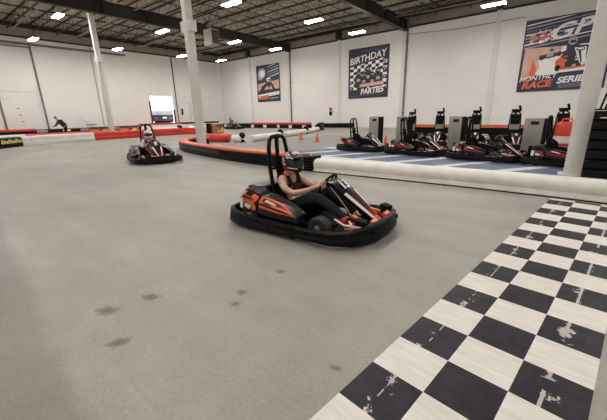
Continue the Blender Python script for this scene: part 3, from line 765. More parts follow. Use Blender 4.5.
# ------------------------------------------------------------------ karts
def kart(lab, loc, rz, hoop_top=1.12, number='13', seatback=None, group='racing karts', scale=1., parked=False):
    t = thing('racing_kart', lab, 'kart', (*loc, 0), rz, group)
    # --- wrap-round bumper: outline with its own height along the way
    half = [(-1.07, 0, .235), (-1.07, -.36, .235), (-1.03, -.55, .23), (-.93, -.65, .215), (-.74, -.685, .19), (-.4, -.69, .175), (0, -.70, .165), (.3, -.705, .165), (.6, -.685, .18), (.78, -.60, .19), (.90, -.44, .215), (.97, -.24, .235), (.99, 0, .24)]
    ring = half + [(x, -y, z) for x, y, z in half[-2:0:-1]]
    n = len(ring); secs = []
    for i, (x, y, hh) in enumerate(ring):
        a, b = ring[i-1], ring[(i+1) % n]
        tx, ty = b[0]-a[0], b[1]-a[1]; l = hypot(tx, ty); nx, ny = ty/l, -tx/l       # outward
        if nx*x+ny*y < 0: nx, ny = -nx, -ny
        def P(d, z): return (x+nx*d, y+ny*d, z)
        secs.append([P(-.03, .03), P(.0, .035), P(.02, .07), P(.02, hh*.55), P(.005, hh*.62), P(.008, hh*.92), P(-.015, hh), P(-.055, hh), P(-.065, hh*.9), P(-.065, .05)])
    mb = MB('black').loft(secs, ring=True)
    mb.build('bumper', t, sharp=50)
    for s in (-1, 1): MB('blackm').lathe([(.02, -.02), (.075, -.01), (.075, .012), (.05, .03), (.02, .03)], (.12, s*.70, .10), 'y', 16).build('bumper_roller', t)
    # --- floor tray and frame
    mb = MB('blackm').box((.1, 0, .055), (1.6, .62, .02)).box((.35, 0, .07), (1.2, .40, .03)); mb.build('floor_tray', t)
    mb = MB('blackg')
    for s in (-1, 1):
        mb.tube([(-.92, s*.34, .12), (-.3, s*.34, .09), (.3, s*.26, .09), (.7, s*.2, .10), (.96, s*.2, .12)], .017, 8)
        mb.tube([(-.55, s*.36, .11), (-.4, s*.60, .12), (.3, s*.60, .12), (.42, s*.3, .10)], .014, 8)
    mb.tube([(.96, -.2, .12), (.96, .2, .12)], .017, 8).tube([(-.92, -.34, .12), (-.92, .34, .12)], .017, 8)
    mb.tube([(.42, -.3, .10), (.42, .3, .10)], .017, 8)
    mb.build('chassis_tube', t)
    mb = MB('chrome').tube([(-.64, -.5, .135), (-.64, .5, .135)], .022, 10); mb.build('rear_axle', t)
    mb = MB('chrome').tube([(.42, -.42, .13), (.42, .42, .13)], .014, 8).tube([(.34, -.30, .12), (.34, .30, .12)], .009, 6); mb.build('tie_rod', t)
    # --- wheels
    for x, y, wr, ww in ((.34, .46, .130, .13), (.34, -.46, .130, .13), (-.66, .50, .14, .19), (-.66, -.50, .14, .19)):
        hw = ww/2
        wmb = MB('tyre').lathe([(.065, -hw*.9), (.085, -hw), (wr*.9, -hw), (wr, -hw*.7), (wr, hw*.7), (wr*.9, hw), (.085, hw), (.065, hw*.9)], (0, 0, 0), 'y', 22)
        wh = wmb.build('wheel', t, (x, y, wr+.001))
        sgn = 1 if y > 0 else -1
        MB('rim').lathe([(.02, -.03), (.066, -.03), (.07, .0), (.05, .012), (.03, .015), (.028, .045), (.015, .05)], (0, sgn*(hw-.02), 0), 'y', 16).build('hub', wh) if sgn > 0 else \
            MB('rim').lathe([(.015, -.05), (.028, -.045), (.03, -.015), (.05, -.012), (.07, .0), (.066, .03), (.02, .03)], (0, -(hw-.02), 0), 'y', 16).build('hub', wh)
    # --- side pods with painted panels
    for s in (-1, 1):
        mb = MB('blackg', 'orange', 'white', 'black')
        def sec(x, y0, y1, z0, z1):   # wedge section: outer face leans in
            return [(x, s*y0, z0), (x, s*y1, z0), (x, s*(y1-.015), z0+.6*(z1-z0)), (x, s*(y1-.10), z1), (x, s*y0, z1)]
        TR = [(-.80, .60, .25, .45), (-.74, .625, .24, .485), (-.60, .625, .24, .47), (-.50, .61, .24, .41)]
        TF = [(-.48, .61, .22, .42), (-.35, .63, .21, .42), (-.05, .635, .20, .355), (.13, .61, .19, .275)]
        mb.loft([sec(x, .30, y1, z0, z1) for x, y1, z0, z1 in TR], 'blackg')
        mb.loft([sec(x, .34+max(0, x+.48)*.18, y1, z0, z1) for x, y1, z0, z1 in TF], 'blackg')
        def edge(x):
            T_ = TR if x < -.49 else TF
            x = min(max(x, T_[0][0]), T_[-1][0])
            for p, q in zip(T_, T_[1:]):
                if p[0] <= x <= q[0]:
                    f = (x-p[0])/(q[0]-p[0]); return [p[i]+(q[i]-p[i])*f for i in (1, 2, 3)]
        def panel(poly, m, d=0.):
            # polygon in (x, f): f from 0 at the foot of the outer face to 1 at its upper edge, 1..2 up the sloping shoulder
            def pt(x, f, o):
                y1, z0, z1 = edge(x)
                if f <= 1: return V((x, s*(y1-.015*f+o), z0+.6*(z1-z0)*f))
                g = min(f-1, 1); return V((x, s*(y1-.015-.085*g+o*.8), z0+(.6+.4*g)*(z1-z0)+o))
            fine = []
            for (xa, fa), (xb, fb) in zip(poly, poly[1:]+poly[:1]):
                for j in range(4): fine.append((xa+(xb-xa)*j/4, fa+(fb-fa)*j/4))
            a = [pt(x, f, d+.007) for x, f in fine]; b = [pt(x, f, d-.008) for x, f in fine]; q = len(fine)
            mb.add(a+b, [tuple(range(q)), tuple(range(2*q-1, q-1, -1))] + [(j, (j+1) % q, q+(j+1) % q, q+j) for j in range(q)], m)
        hot = 'orange' if not parked else 'hred'
        panel([(-0.791, .08), (-0.731, .05), (-0.706, .98), (-0.791, .98)], 'white')
        panel([(-0.697, .30), (-0.611, .10), (-0.577, .45), (-0.680, .60)], 'white')
        panel([(-0.723, .72), (-0.680, .68), (-0.594, .55), (-0.543, .55), (-0.543, .98), (-0.723, .98)], hot)
        panel([(-0.577, .05), (-0.517, .05), (-0.517, .55), (-0.560, .55)], hot)
        if not parked:
            panel([(-0.791, 1.02), (-0.517, 1.02), (-0.517, 1.25), (-0.791, 1.35)], hot)
            panel([(-0.791, 1.35), (-0.714, 1.32), (-0.697, 1.8), (-0.766, 1.9)], hot); panel([(-0.594, 1.3), (-0.517, 1.27), (-0.517, 1.75), (-0.577, 1.75)], hot)
        panel([(-0.470, 1.02), (0.080, 1.02), (0.020, 1.3), (-0.470, 1.25)], hot)
        if not parked:
            panel([(-0.470, 1.25), (-0.430, 1.25), (-0.400, 1.9), (-0.470, 1.9)], hot); panel([(-0.400, 1.72), (-0.140, 1.62), (0.000, 1.3), (0.030, 1.3), (-0.100, 1.9), (-0.400, 1.9)], hot)
        panel([(-0.380, 1.35), (-0.180, 1.32), (-0.220, 1.5), (-0.360, 1.6)], 'white')
        panel([(-0.460, .62), (-0.140, .62), (0.100, .90), (0.100, .98), (-0.140, .80), (-0.460, .82)], hot)
        mb.build('side_pod', t, sharp=25)
    # --- battery / motor box behind the seat
    mb = MB('blackm').box((-.80, 0, .32), (.30, .58, .28), bev=.02); mb.build('motor_cover', t)
    MB('cover').box((-.80, 0, .466), (.24, .54, .012), bev=.004).build('cover_plate', t)
    MB('red').box((-.30, -.345, .33), (.16, .03, .07), bev=.01).build('release_handle', t)
    # --- seat: swept shell
    prof = [(.05, .13, .18), (-.12, .105, .20), (-.32, .115, .205), (-.45, .17, .205), (-.525, .28, .205), (-.57, .42, .195), (-.60, .56, .17), (-.61, .63, .14)]
    def shell(off):
        o = []
        for x, z, hw in prof:
            lift = .18 if z < .25 else .12
            row = []
            for k in range(11):
                u = -1+2*k/10; e = abs(u)**3
                row.append((x + (0 if z < .25 else .16*e*(1 if z < .6 else .5)) + (off if z >= .25 else off*.3), u*hw*(1-off*.8), z + (lift*e if z < .25 else .05*e*0) + (off if z < .25 else 0)))
            o.append(row)
        return o
    a, b = shell(0.), shell(.028)
    mb = MB('blackm'); nrow = len(a); vs = [p for r in a for p in r] + [p for r in b for p in r]; q = nrow*11; fs = []
    for i in range(nrow-1):
        for k in range(10):
            fs.append((i*11+k, i*11+k+1, (i+1)*11+k+1, (i+1)*11+k)); fs.append((q+i*11+k, q+(i+1)*11+k, q+(i+1)*11+k+1, q+i*11+k+1))
    for i in range(nrow-1):
        for k in (0, 10): fs.append((i*11+k, (i+1)*11+k, q+(i+1)*11+k, q+i*11+k))
    for k in range(10):
        for i in (0, nrow-1): fs.append((i*11+k, i*11+k+1, q+i*11+k+1, q+i*11+k))
    mb.add(vs, fs); mb.build('seat', t, sharp=60)
    # --- roll hoop with head restraint
    H = hoop_top; mb = MB('black')
    L = []
    L += [(-.42, -.235, .14), (-.53, -.23, .42), (-.59, -.21, .70), (-.625, -.18, H-.16), (-.63, -.155, H-.06), (-.63, -.11, H-.012), (-.63, 0, H)]
    loop = L + [(x, -y, z) for x, y, z in L[-2::-1]]
    mb.tube(loop, .027, 10); mb.build('roll_hoop', t)
    mb = MB('black').tube([(-.63, 0, H-.02), (-.625, 0, .75), (-.62, 0, .66)], .024, 8)
    mb.tube([(-.62, -.035, H-.03), (-.615, -.03, .75), (-.60, -.03, .66)], .02, 8)
    mb.tube([(-.59, -.21, .70), (-.59, .21, .70)], .018, 8)
    mb.build('hoop_brace', t)
    sb = MB(seatback or 'blackm')
    if seatback:
        sb.box((-.60, .0, H*.5+.30), (.05, .36, H*.5-.10), rot=(0, -.16, 0), bev=.02)
        sb.build('back_panel', t)
        MB('blackm').box((-.565, 0, H*.5+.42), (.05, .33, H*.5-.30), rot=(0, -.16, 0), bev=.02).build('back_cushion', t)
        MB('blackm').box((-.62, 0, H+.06), (.10, .34, .10), bev=.02).box((-.64, .12, H+.16), (.05, .08, .20), rot=(.3, 0, 0), bev=.01).build('head_bracket', t)
    else:
        sb.box((-.595, 0, .74), (.05, .15, .22), rot=(0, -.12, 0), bev=.015); sb.build('head_pad', t)
    # --- steering
    c = V((.17, 0, .545)); ax = V((-.80, 0, .60)).normalized(); u = V((0, 1, 0)); w = ax.cross(u)
    mb = MB('blackm').tube([c+(u*cos(a2)+w*sin(a2))*.145 for a2 in [2*pi*k/24 for k in range(24)]], .016, 8, closed=True); 
    for a2 in (0, pi, -pi/2): mb.tube([c-ax*.02, c+(u*cos(a2)+w*sin(a2))*.14], .012, 6)
    mb.lathe([(.04, -.02), (.04, .02)], c, 'x', 12)
    mb.build('steering_wheel', t)
    MB('chrome').tube([c-ax*.02, (.46, 0, .24), (.5, 0, .15)], .012, 8).build('steering_column', t)
    # --- nose fairing with number plate
    sl = [(.24, .150, .615, .05), (.33, .160, .610, .06), (.47, .150, .500, .06), (.66, .105, .355, .055), (.82, .070, .235, .05), (.93, .055, .165, .04)]
    def fsec(x, hw, z, th):
        nrm = V((.62, 0, .78)); o = []
        for k in range(7):
            q = -1+2*k/6; o.append((x-.01*q*q, q*hw, z-.022*abs(q)**2.5))
        for k in range(7):
            q = 1-2*k/6; o.append((x-.01-.035, q*hw*.9, z-th))
        return o
    mb = MB('blackg').loft([fsec(*q) for q in sl]); mb.build('nose_fairing', t, sharp=40)
    def onf(x, y, o):
        for a1, b1 in zip(sl, sl[1:]):
            if a1[0] <= x <= b1[0] + 1e-6:
                f = (x-a1[0])/(b1[0]-a1[0]); hw = a1[1]+(b1[1]-a1[1])*f; z = a1[2]+(b1[2]-a1[2])*f
                dz = (b1[2]-a1[2])/(b1[0]-a1[0]); nl = sqrt(1+dz*dz)
                q = min(1, abs(y)/hw)
                return V((x+.0-dz/nl*o, y, z-.022*q**2.5+1/nl*o))
        return V((x, y, .1))
    mb = MB('white', 'hred', 'orange')
    def strip(xs, f0, f1, m, o=.004):
        for s in (-1, 1):
            a = []; b = []
            for k, x in enumerate(xs):
                hw = None
                for a1, b1 in zip(sl, sl[1:]):
                    if a1[0] <= x <= b1[0]+1e-6: hw = a1[1]+(b1[1]-a1[1])*(x-a1[0])/(b1[0]-a1[0])
                a.append(onf(x, s*hw*f0, o)); b.append(onf(x, s*hw*f1, o))
            k = len(xs)
            lo = [p-V((.006, 0, .008)) for p in a+b]
            fs = []
            for i in range(k-1): fs += [(i, i+1, k+i+1, k+i), (2*k+i, 3*k+i, 3*k+i+1, 2*k+i+1), (i, 2*k+i, 2*k+i+1, i+1), (k+i, k+i+1, 3*k+i+1, 3*k+i)]
            mb.add(a+b+lo, fs, m)
    xs = [.48, .54, .60, .66, .72, .77, .82, .875, .925]
    strip(xs, .68, .98, 'white'); strip(xs[1:], .52, .64, 'hred'); strip(xs[4:], .0, .22, 'hred'); strip(xs[-3:], .0, .98, 'orange', .007)
    mb.build('nose_stripe', t, sharp=30)
    mb = MB('white')
    # number plate digits lie on the fairing just below its top edge
    nt_ = text_mesh(number, 'number_plate', 'white', .185, t, onf(.40, 0, .006), (0, 0, 0), 0, .006, .003)
    nt_.rotation_euler = (0, math.atan2(.110, .14), pi/2)
    nt_.rotation_euler = (Matrix(((0, -cos(R(38)), sin(R(38))), (1, 0, 0), (0, sin(R(38)), cos(R(38))))).to_euler())
    # --- front bodywork, pedals
    for s in (-1, 1):
        mb = MB('blackm', 'orange', 'hred', 'white')
        mb.prism([(.50, s*.22), (.93, s*.16), (.97, s*.34), (.82, s*.52), (.58, s*.56)], .13, .17, 'blackm')
        mb.prism([(.60, s*.26), (.88, s*.20), (.90, s*.30), (.66, s*.36)], .165, .185, 'hred')
        mb.box((.90, s*.18, .20), (.10, .14, .05), 'orange', rot=(0, .4, 0), bev=.01)
        mb.box((.72, s*.46, .18), (.12, .03, .015), 'orange', rot=(0, 0, s*-.4))
        mb.tube([(.48, s*.24, .22), (.70, s*.30, .23), (.90, s*.28, .2)], .014, 6, 'blackm')
        mb.box((.80, s*.36, .23), (.12, .12, .09), 'blackm', rot=(0, .2, s*-.3), bev=.015)
        mb.box((.70, s*.22, .23), (.16, .05, .03), 'orange', rot=(0, .2, s*.2), bev=.008)
        mb.tube([(.50, s*.40, .24), (.66, s*.48, .22), (.84, s*.42, .2)], .012, 6, 'white')
        mb.build('front_bodywork', t)
    for s in (-1, 1): MB('hred').box((.55, s*.30, .20), (.11, .10, .07), 'hred', rot=(0, -.5, 0), bev=.02).build('pedal_guard', t)
    for s in (-1, 1): MB('chrome').tube([(.62, s*.13, .08), (.60, s*.13, .24), (.60, s*.06, .24)], .010, 6).build('pedal', t)
    t.scale = (scale,)*3; t.location.z = .007
    return t

# ------------------------------------------------------------------ people
def skin_obj(name, nodes, edges, m, parent, root=0, sub=2, extra=None):
    """nodes: list of (x,y,z,r); a single continuous skinned surface, baked"""
    me = bpy.data.meshes.new(name); me.from_pydata([n[:3] for n in nodes], edges, [])
    o = bpy.data.objects.new(name, me); COL.objects.link(o)
    md = o.modifiers.new('Skin', 'SKIN'); md.use_smooth_shade = True
    if not me.skin_vertices: me.skin_vertices.new()
    for i, n in enumerate(nodes):
        d = me.skin_vertices[0].data[i]; r = n[3]; d.radius = r if isinstance(r, tuple) else (r, r)
        d.use_root = (i == root)
    s = o.modifiers.new('Subsurf', 'SUBSURF'); s.levels = sub; s.render_levels = sub
    dg = bpy.context.evaluated_depsgraph_get(); nm = bpy.data.meshes.new_from_object(o.evaluated_get(dg))
    bpy.data.objects.remove(o)
    if extra:
        bm = bmesh.new(); bm.from_mesh(nm)
        e = bpy.data.meshes.new('e'); e.from_pydata([tuple(p) for p in extra.v], [], extra.f); bm.from_mesh(e); bm.to_mesh(nm); bm.free(); bpy.data.meshes.remove(e)
    nm.materials.clear(); nm.materials.append(M[m])
    for p in nm.polygons: p.use_smooth = True
    r = bpy.data.objects.new(name, nm); COL.objects.link(r)
    if parent: r.parent = parent
    return r

def helmet(t, c, yaw, pitch, base='hwhite', stripe='blackg', accent='hred', hs=1.12, mottle=False):
    Rm = Euler((0, pitch, yaw)).to_matrix(); c = V(c)
    n, k = 40, 26; mb = MB(base, stripe, accent, 'visor')
    def rad(th, ph):    # th: 0 top .. pi bottom ; ph: azimuth, 0 = forward
        x, y, z = sin(th)*cos(ph), sin(th)*sin(ph), cos(th)
        q = V((x*.148, y*.122, z*.140))
        if z < .05 and x > 0: q.x += .030*max(0, x)**2*min(1, (0.05-z)*2.5)      # chin bar
        if z < -.75: q.z = -.75*.140 + (z+.75)*.02
        return q
    vs = []; fs = []; ms = []
    for i in range(k+1):
        for j in range(n): vs.append(c + Rm @ rad(pi*i/k, 2*pi*j/n)*hs)
    vis = set()
    for i in range(k):
        for j in range(n):
            th = pi*(i+.5)/k; ph = 2*pi*(j+.5)/n; ph = ph-2*pi if ph > pi else ph
            z = cos(th); f = (i*n+j, i*n+(j+1) % n, (i+1)*n+(j+1) % n, (i+1)*n+j)
            up = .42-.10*abs(ph); lo = -.22+.12*abs(ph)
            if abs(ph) < 1.22 and lo < z < up: vis.add(f); continue
            m = base
            if abs(ph) < 1.36 and lo-.12 < z < up+.12: m = stripe
            elif mottle and (z > up+.12 or abs(ph) > 1.36): m = (base, accent, stripe, stripe, accent, base, stripe)[int(abs(ph)*4.3+th*9) % 7]
            elif z > up+.12 and .14 < abs(sin(ph)*sin(th)) < .42: m = accent
            elif z > up+.12 and abs(sin(ph)*sin(th)) < .10: m = stripe
            elif z < .1 and abs(ph) > .35 and -.52 < z < -.40: m = stripe
            elif z < -.05 and abs(ph) < .22: m = stripe
            elif z < -.30 and abs(ph) < .7: m = accent
            elif abs(ph) > 1.7 and (.05 < z < .40): m = stripe if int(ph*5) % 2 else accent
            elif abs(ph) > 1.3 and -.35 < z < -.15: m = accent
            fs.append(f); ms.append(m)
    b = len(mb.v); mb.v += vs
    for f, m in zip(fs, ms): mb.f.append([b+q for q in f]); mb.m.append(mb.idx(m))
    h = mb.build('helmet', t, sharp=60)
    v = MB('visor'); idx = sorted({q for f in vis for q in f}); mp = {q: i for i, q in enumerate(idx)}
    v.add([c+(vs[q]-c)*.955 for q in idx], [[mp[q] for q in f] for f in vis]); v.build('visor', h)
    # peak and chin vents
    pk = MB(stripe, base)
    pk.loft([[tuple(c + hs*Rm @ V((.10, y, .112-.9*y*y))) for y in (-.10, -.05, 0, .05, .10)] + [tuple(c + hs*Rm @ V((.10, y, .100-.9*y*y))) for y in (.10, .05, 0, -.05, -.10)],
             [tuple(c + hs*Rm @ V((.185, y, .098-1.2*y*y))) for y in (-.085, -.045, 0, .045, .085)] + [tuple(c + hs*Rm @ V((.185, y, .090-1.2*y*y))) for y in (.085, .045, 0, -.045, -.085)]], stripe)
    pk.build('peak', h)
    for s in (-.045, 0, .045):
        p = c + Rm @ V((.178-abs(s)*.25, s, -.062))*hs; MB('blackm').sphere(p, (.012, .014, .010), n=8, k=6).build('chin_vent', h)
    return h

def fingers(mb, wrist, d, side, curl):
    """four unequal fingers curling round along 'curl', plus a thumb; d = hand direction, side = towards the little finger"""
    d = V(d).normalized(); side = V(side).normalized(); curl = V(curl).normalized()
    palm = V(wrist)+d*.065
    for i, ln in enumerate((.068, .078, .072, .056)):
        b = palm+side*(-.032+.021*i)
        mb.tube([b-d*.02, b+d*ln*.42, b+d*ln*.62+curl*ln*.36, b+d*ln*.40+curl*ln*.66, b+d*ln*.12+curl*ln*.72], [.0095, .0095, .0088, .008, .006], 7)
    b = V(wrist)+d*.03-side*.03
    mb.tube([b, b-side*.022+d*.022+curl*.01, b-side*.020+d*.045+curl*.035, b-side*.004+d*.055+curl*.05], [.012, .0115, .010, .007], 7)

def seated_driver(lab, loc, rz, top='tank', legs='denim', sleeve=None, hk=None, yaw=-.35, scale=1., group='kart drivers'):
    t = thing('person', lab, 'person', (*loc, 0), rz, group)
    # joints (x, y, z, r)
    pel = (-.34, 0, .235, (.115, .10)); ab = (-.40, 0, .345, (.120, .09)); ch = (-.47, 0, .475, (.135, .10)); nb = (-.485, 0, .585, (.085, .07)); nk = (-.455, 0, .655, .052); hd = (-.42, 0, .775, (.078, .09)); hdt = (-.41, 0, .85, .06)
    N_ = [pel, ab, ch, nb, nk, hd, hdt]; E_ = [(0, 1), (1, 2), (2, 3), (3, 4), (4, 5), (5, 6)]
    for s in (-1, 1):
        b = len(N_)
        N_ += [(-.475, s*.165, .575, .062), (-.36, s*.245, .475, .050), (-.215, s*.255, .435, .043), (-.06, s*.215, .475, .036), (.065, s*.165, .530, .026), (.118, s*.150, .552, (.036, .022))]
        E_ += [(3, b), (b, b+1), (b+1, b+2), (b+2, b+3), (b+3, b+4), (b+4, b+5)]
        b = len(N_)
        N_ += [(-.27, s*.10, .235, .098), (-.08, s*.14, .345, .085), (.12, s*.165, .395, .066), (.30, s*.15, .290, .056), (.48, s*.13, .165, .042), (.52, s*.13, .120, .045), (.575, s*.13, .150, .042), (.62, s*.13, .215, .036)]
        E_ += [(0, b)] + [(b+q, b+q+1) for q in range(7)]
    fx = MB('skin')
    for s in (-1, 1): fingers(fx, (.085, s*.162, .535), (.75, -s*.1, .55), (-.5, s*.3, -.75), (.35, s*-.2, -.9))
    skin_obj('body', N_, E_, 'skin', t, 0, 2, fx)
    # clothes: the same skeleton a little larger
    g = 1.09
    def big(p, q=g):
        r = p[3]; r = (r[0]*q, r[1]*q) if isinstance(r, tuple) else r*q
        return (*p[:3], r)
    ns = [big(pel, 1.03), big(ab, 1.05), big(ch, 1.05), (-.485, 0, .535, (.105, .085))]; es = [(0, 1), (1, 2), (2, 3)]
    if sleeve:
        ns.append(big(nb, 1.12)); es.append((3, 4))
        for s in (-1, 1):
            b = len(ns); q = N_[7+(0 if s < 0 else 14):]
            ns += [big(q[0], 1.18), big(q[1], 1.2), big(q[2], 1.2), big(q[3], 1.2), big(q[4], 1.25)]
            es += [(4, b), (b, b+1), (b+1, b+2), (b+2, b+3), (b+3, b+4)]
    skin_obj('jacket' if sleeve else 'tank_top', ns, es, top, t, 0, 2)
    ns = [big(pel, 1.10)]; es = []
    for s in (-1, 1):
        b = len(ns); q = N_[7+6+(0 if s < 0 else 14):]
        ns += [big(q[i], 1.10) for i in range(5)]; es += [(0, b)] + [(b+i, b+i+1) for i in range(4)]
    skin_obj('trousers' if sleeve else 'jeans', ns, es, legs, t, 0, 2)
    for s in (-1, 1):
        mb = MB('blackm').tube([(.475, s*.13, .105), (.53, s*.13, .10), (.585, s*.13, .145), (.63, s*.13, .215), (.645, s*.13, .24)], [.045, .052, .05, .044, .02], 10); mb.build('shoe', t)
    if not sleeve:
        for s in (-1, 1): MB('tank').tube([(-.385, s*.075, .50), (-.40, s*.085, .575), (-.455, s*.09, .640), (-.54, s*.085, .62), (-.585, s*.07, .52)], [.022, .021, .02, .021, .022], 8).build('shoulder_strap', t)
    for s in (-1, 1):
        mb = MB('blackm', 'orange', 'white')
        P = [(-.30, s*.07, .36), (-.345, s*.085, .46), (-.375, s*.105, .56), (-.43, s*.115, .635), (-.53, s*.115, .625), (-.62, s*.10, .58)]
        secs = []
        for p in P: secs.append([(p[0], p[1]-.024, p[2]), (p[0], p[1]+.024, p[2]), (p[0]+.008, p[1]+.024, p[2]+.008), (p[0]+.008, p[1]-.024, p[2]+.008)])
        mb.loft(secs, 'blackm')
        mb.box((-.352, s*.089, .478), (.02, .055, .035), 'orange', rot=(0, -.3, 0)); mb.box((-.42, s*.115, .642), (.06, .052, .012), 'orange', rot=(0, .3, 0))
        mb.build('seat_belt', t)
    helmet(t, (-.40, 0, .785), yaw, .10, *(hk or ()), mottle=not hk)
    t.scale = (scale,)*3
    return t

K1 = (-2.40, 3.28); A1 = R(3)
kart('black racing kart numbered 13 with orange panels in the foreground', K1, A1)
seated_driver('driver in a tank top and red and white helmet steering kart 13', (K1[0]+.03, K1[1]), A1)
K2 = (-10.85, 5.50); A2 = R(-15)
kart('black and red racing kart coming head on at left of curve', K2, A2, number='5', scale=1.06, parked=True)
seated_driver('driver in a white helmet and pale suit in the oncoming kart', K2, A2, scale=1.1, top='suitw', legs='suitr', sleeve=True, hk=('hwhite', 'hwhite', 'pgrey'), yaw=-.3)
K3 = (-30.6, 25.7); A3 = R(2)
kart('distant dark racing kart on the far bend by the back wall', K3, A3, number='8', scale=1.1)
seated_driver('distant driver in a slate jacket and pale helmet', K3, A3, scale=1.16, top='suitg', legs='denim', sleeve=True, hk=('hwhite', 'blackg', 'pgrey'), yaw=-.5)

# parked row, nose to tail
pk = None
front = [(-6.05, 11.5, -13, 'parked kart at the left end of the front row'), (-3.82, 11.13, -12, 'parked kart second in the front row, before a grey cabinet'),
         (-1.66, 10.78, -11, 'parked kart third in the front row with white nose stripes'), (.28, 10.48, -10, 'parked kart last in the front row, half hidden by the column')]
for k, (x, y, a, lab) in enumerate(front):
    if pk is None: pk = kart(lab, (x, y), R(a), hoop_top=1.22, number='7', group='parked karts in the front row', scale=.98, parked=True)
    else:
        o = copy_tree(pk); o.location = (x, y, .007); o.rotation_euler = (0, 0, R(a)); o['label'] = lab
bk = None
back = [(-5.60, 14.95, 'back row parked kart farthest left'), (-4.27, 14.75, 'back row parked kart second from left with silver back'), (-2.80, 14.6, 'back row parked kart in the middle of its row'),
        (-1.42, 14.35, 'back row parked kart behind the grey cabinet by the drum'), (.0, 14.1, 'back row parked kart farthest right, behind the red drum')]
for k, (x, y, lab) in enumerate(back):
    if bk is None: bk = kart(lab, (x, y), R(-78), hoop_top=1.42, number='4', seatback='silver', group='parked karts in the back row', scale=.91, parked=True)
    else:
        o = copy_tree(bk); o.location = (x, y, .007); o.rotation_euler = (0, 0, R(-78)); o['label'] = lab

# marshal leaning by the far barrier
t = thing('person', 'person in black bending forward behind the red and white barriers', 'person', (-34.2, 9.85, 0), R(-98))
t.scale = (1.02,)*3
# local +x is the way the person leans
N_ = [(0, 0, .92, (.18, .16)), (.14, 0, 1.14, (.18, .17)), (.32, 0, 1.36, (.19, .16)), (.42, 0, 1.46, (.10, .08)), (.50, 0, 1.53, .06), (.58, 0, 1.62, (.085, .095)), (.61, 0, 1.71, .07)]
E_ = [(0, 1), (1, 2), (2, 3), (3, 4), (4, 5), (5, 6)]
for s in (-1, 1):
    b = len(N_); N_ += [(.39, s*.19, 1.43, .07), (.50, s*.25, 1.20, .055), (.66, s*.22, 1.02, .045), (.82, s*.18, .95, .035), (.90, s*.17, .93, (.045, .025))]; E_ += [(3, b)]+[(b+i, b+i+1) for i in range(4)]
    b = len(N_); N_ += [(0, s*.11, .86, .115), (.06, s*.12, .50, .08), (-.02, s*.12, .12, .05), (0, s*.12, .05, .05), (.14, s*.13, .035, .04)]; E_ += [(0, b)]+[(b+i, b+i+1) for i in range(4)]
fx = MB('skin')
for s in (-1, 1): fingers(fx, (.86, s*.175, .94), (1, 0, -.15), (0, s, 0), (0, 0, -1))
skin_obj('body', N_, E_, 'skin', t, 0, 2, fx)
def sc_(p, q): return (*p[:3], (p[3][0]*q, p[3][1]*q) if isinstance(p[3], tuple) else p[3]*q)
ns = [sc_(p, 1.3) for p in N_[:4]]; ns[0] = (-.03, 0, .86, (.24, .22)); es = [(0, 1), (1, 2), (2, 3)]
for b0 in (7, 17):
    b = len(ns); ns += [sc_(p, 1.22) for p in N_[b0:b0+4]]; es += [(3, b), (b, b+1), (b+1, b+2), (b+2, b+3)]
skin_obj('jacket', ns, es, 'tank', t, 0)
ns = [sc_(N_[0], 1.14), (.09, 0, 1.06, (.20, .19))]; es = [(0, 1)]
for b0 in (12, 22):
    b = len(ns); ns += [sc_(p, 1.12) for p in N_[b0:b0+3]]; es += [(0, b), (b, b+1), (b+1, b+2)]
skin_obj('trousers', ns, es, 'blackm', t, 0)
for s in (-1, 1): MB('blackm').box((.07, s*.125, .05), (.28, .11, .10), bev=.03).build('shoe', t)
hm = MB('hair'); hm.sphere((.572, 0, 1.685), (.098, .098, .085), n=16, k=10); hm.sphere((.52, 0, 1.63), (.07, .09, .09), n=14, k=8); hm.build('hair', t)
fm = MB('skin'); fm.sphere((.688, 0, 1.635), (.02, .016, .022), n=10, k=6); fm.build('nose', t)
for s in (-1, 1): MB('blackg').sphere((.668, s*.034, 1.665), .011, n=8, k=6).build('eye', t)

# floor squeegee/pole resting behind the barrier right of the marshal
t = thing('floor_broom', 'dark broom head on a thin handle leaning on the left wall', 'broom', (-37.55, 13.0, 0))
MB('blackm').box((.2, 0, .98), (.12, .9, .08), bev=.02).build('broom_head', t)
MB('pipe').tube([(.2, -.1, 1.0), (-.2, -1.0, 1.9)], .015, 6).build('handle', t)
MB('blackm').tube([(.2, 0, 0), (.2, 0, .96)], .02, 6).build('stand', t)

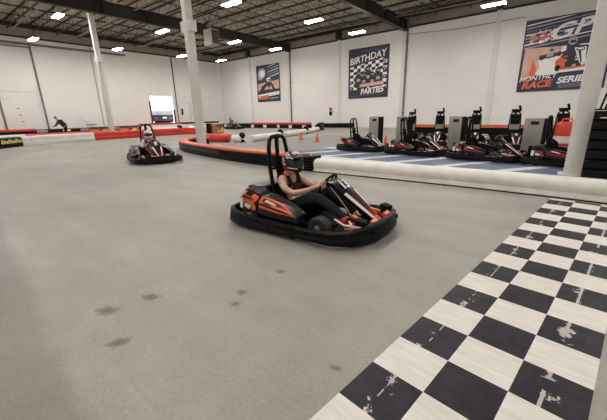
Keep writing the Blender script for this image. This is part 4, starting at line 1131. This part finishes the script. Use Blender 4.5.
# truck parked outside the dock door
t = thing('box_truck', 'white box truck with dark blue lower body seen through the dock door', 'truck', (-42.4, 22.7, 0), R(-4))
MB('white').box((0, 0, 3.05), (3.6, 3.3, 2.5), bev=.06).build('cargo_box', t)
mb = MB('truckb').box((.2, 0, 1.7), (3.2, 3.3, 1.35), bev=.08); mb.build('lower_body', t)
MB('blackm').box((1.75, 0, 1.0), (.2, 2.4, .24), bev=.03).box((0, 0, .85), (3.4, 1.2, .2)).build('rear_bumper', t)
for s in (-1, 1): MB('redlens').box((1.82, s*.95, 1.45), (.05, .3, .16), bev=.02).build('tail_light', t)
MB('white').box((1.81, .1, 1.5), (.03, .5, .16)).build('plate', t)
for x in (-1.1, 1.1):
    for s in (-1, 1):
        wh = MB('tyre').lathe([(.2, -.12), (.42, -.12), (.45, -.08), (.45, .08), (.42, .12), (.2, .12)], (0, 0, 0), 'y', 20).build('wheel', t, (x, s*.95, .45))
        MB('rim').lathe([(.05, -.11), (.2, -.10), (.2, .10), (.05, .11)], (0, 0, 0), 'y', 14).build('hub', wh)

# ------------------------------------------------------------------ world, camera
w = bpy.data.worlds.new('World'); SC.world = w; w.use_nodes = True
bg = w.node_tree.nodes['Background']; bg.inputs['Color'].default_value = (.92, .96, 1, 1); bg.inputs['Strength'].default_value = 2.2

cam = bpy.data.cameras.new('Camera'); co = bpy.data.objects.new('Camera', cam); COL.objects.link(co)
FP = 321.2453
cam.sensor_fit = 'HORIZONTAL'; cam.sensor_width = 36; cam.lens = FP/607*36; cam.clip_end = 300; cam.clip_start = .05
right = V((.78499498, .61899867, -.02497045)); down = V((.15666949, -.23735765, -.95870538)); fwd = V((-.59936429, .74866681, -.28330277))
up = -down; back = -fwd
m = Matrix(((right.x, up.x, back.x, 0), (right.y, up.y, back.y, 0), (right.z, up.z, back.z, 1.383), (0, 0, 0, 1)))
co.matrix_world = m
SC.camera = co
SC.view_settings.view_transform = 'Standard'; SC.view_settings.look = 'None'; SC.view_settings.exposure = 1.55; SC.view_settings.gamma = 1
SC.view_settings.use_curve_mapping = False
SC.cycles.use_denoising = True
SC.cycles.max_bounces = 8; SC.cycles.diffuse_bounces = 5
SC.cycles.sample_clamp_indirect = 6
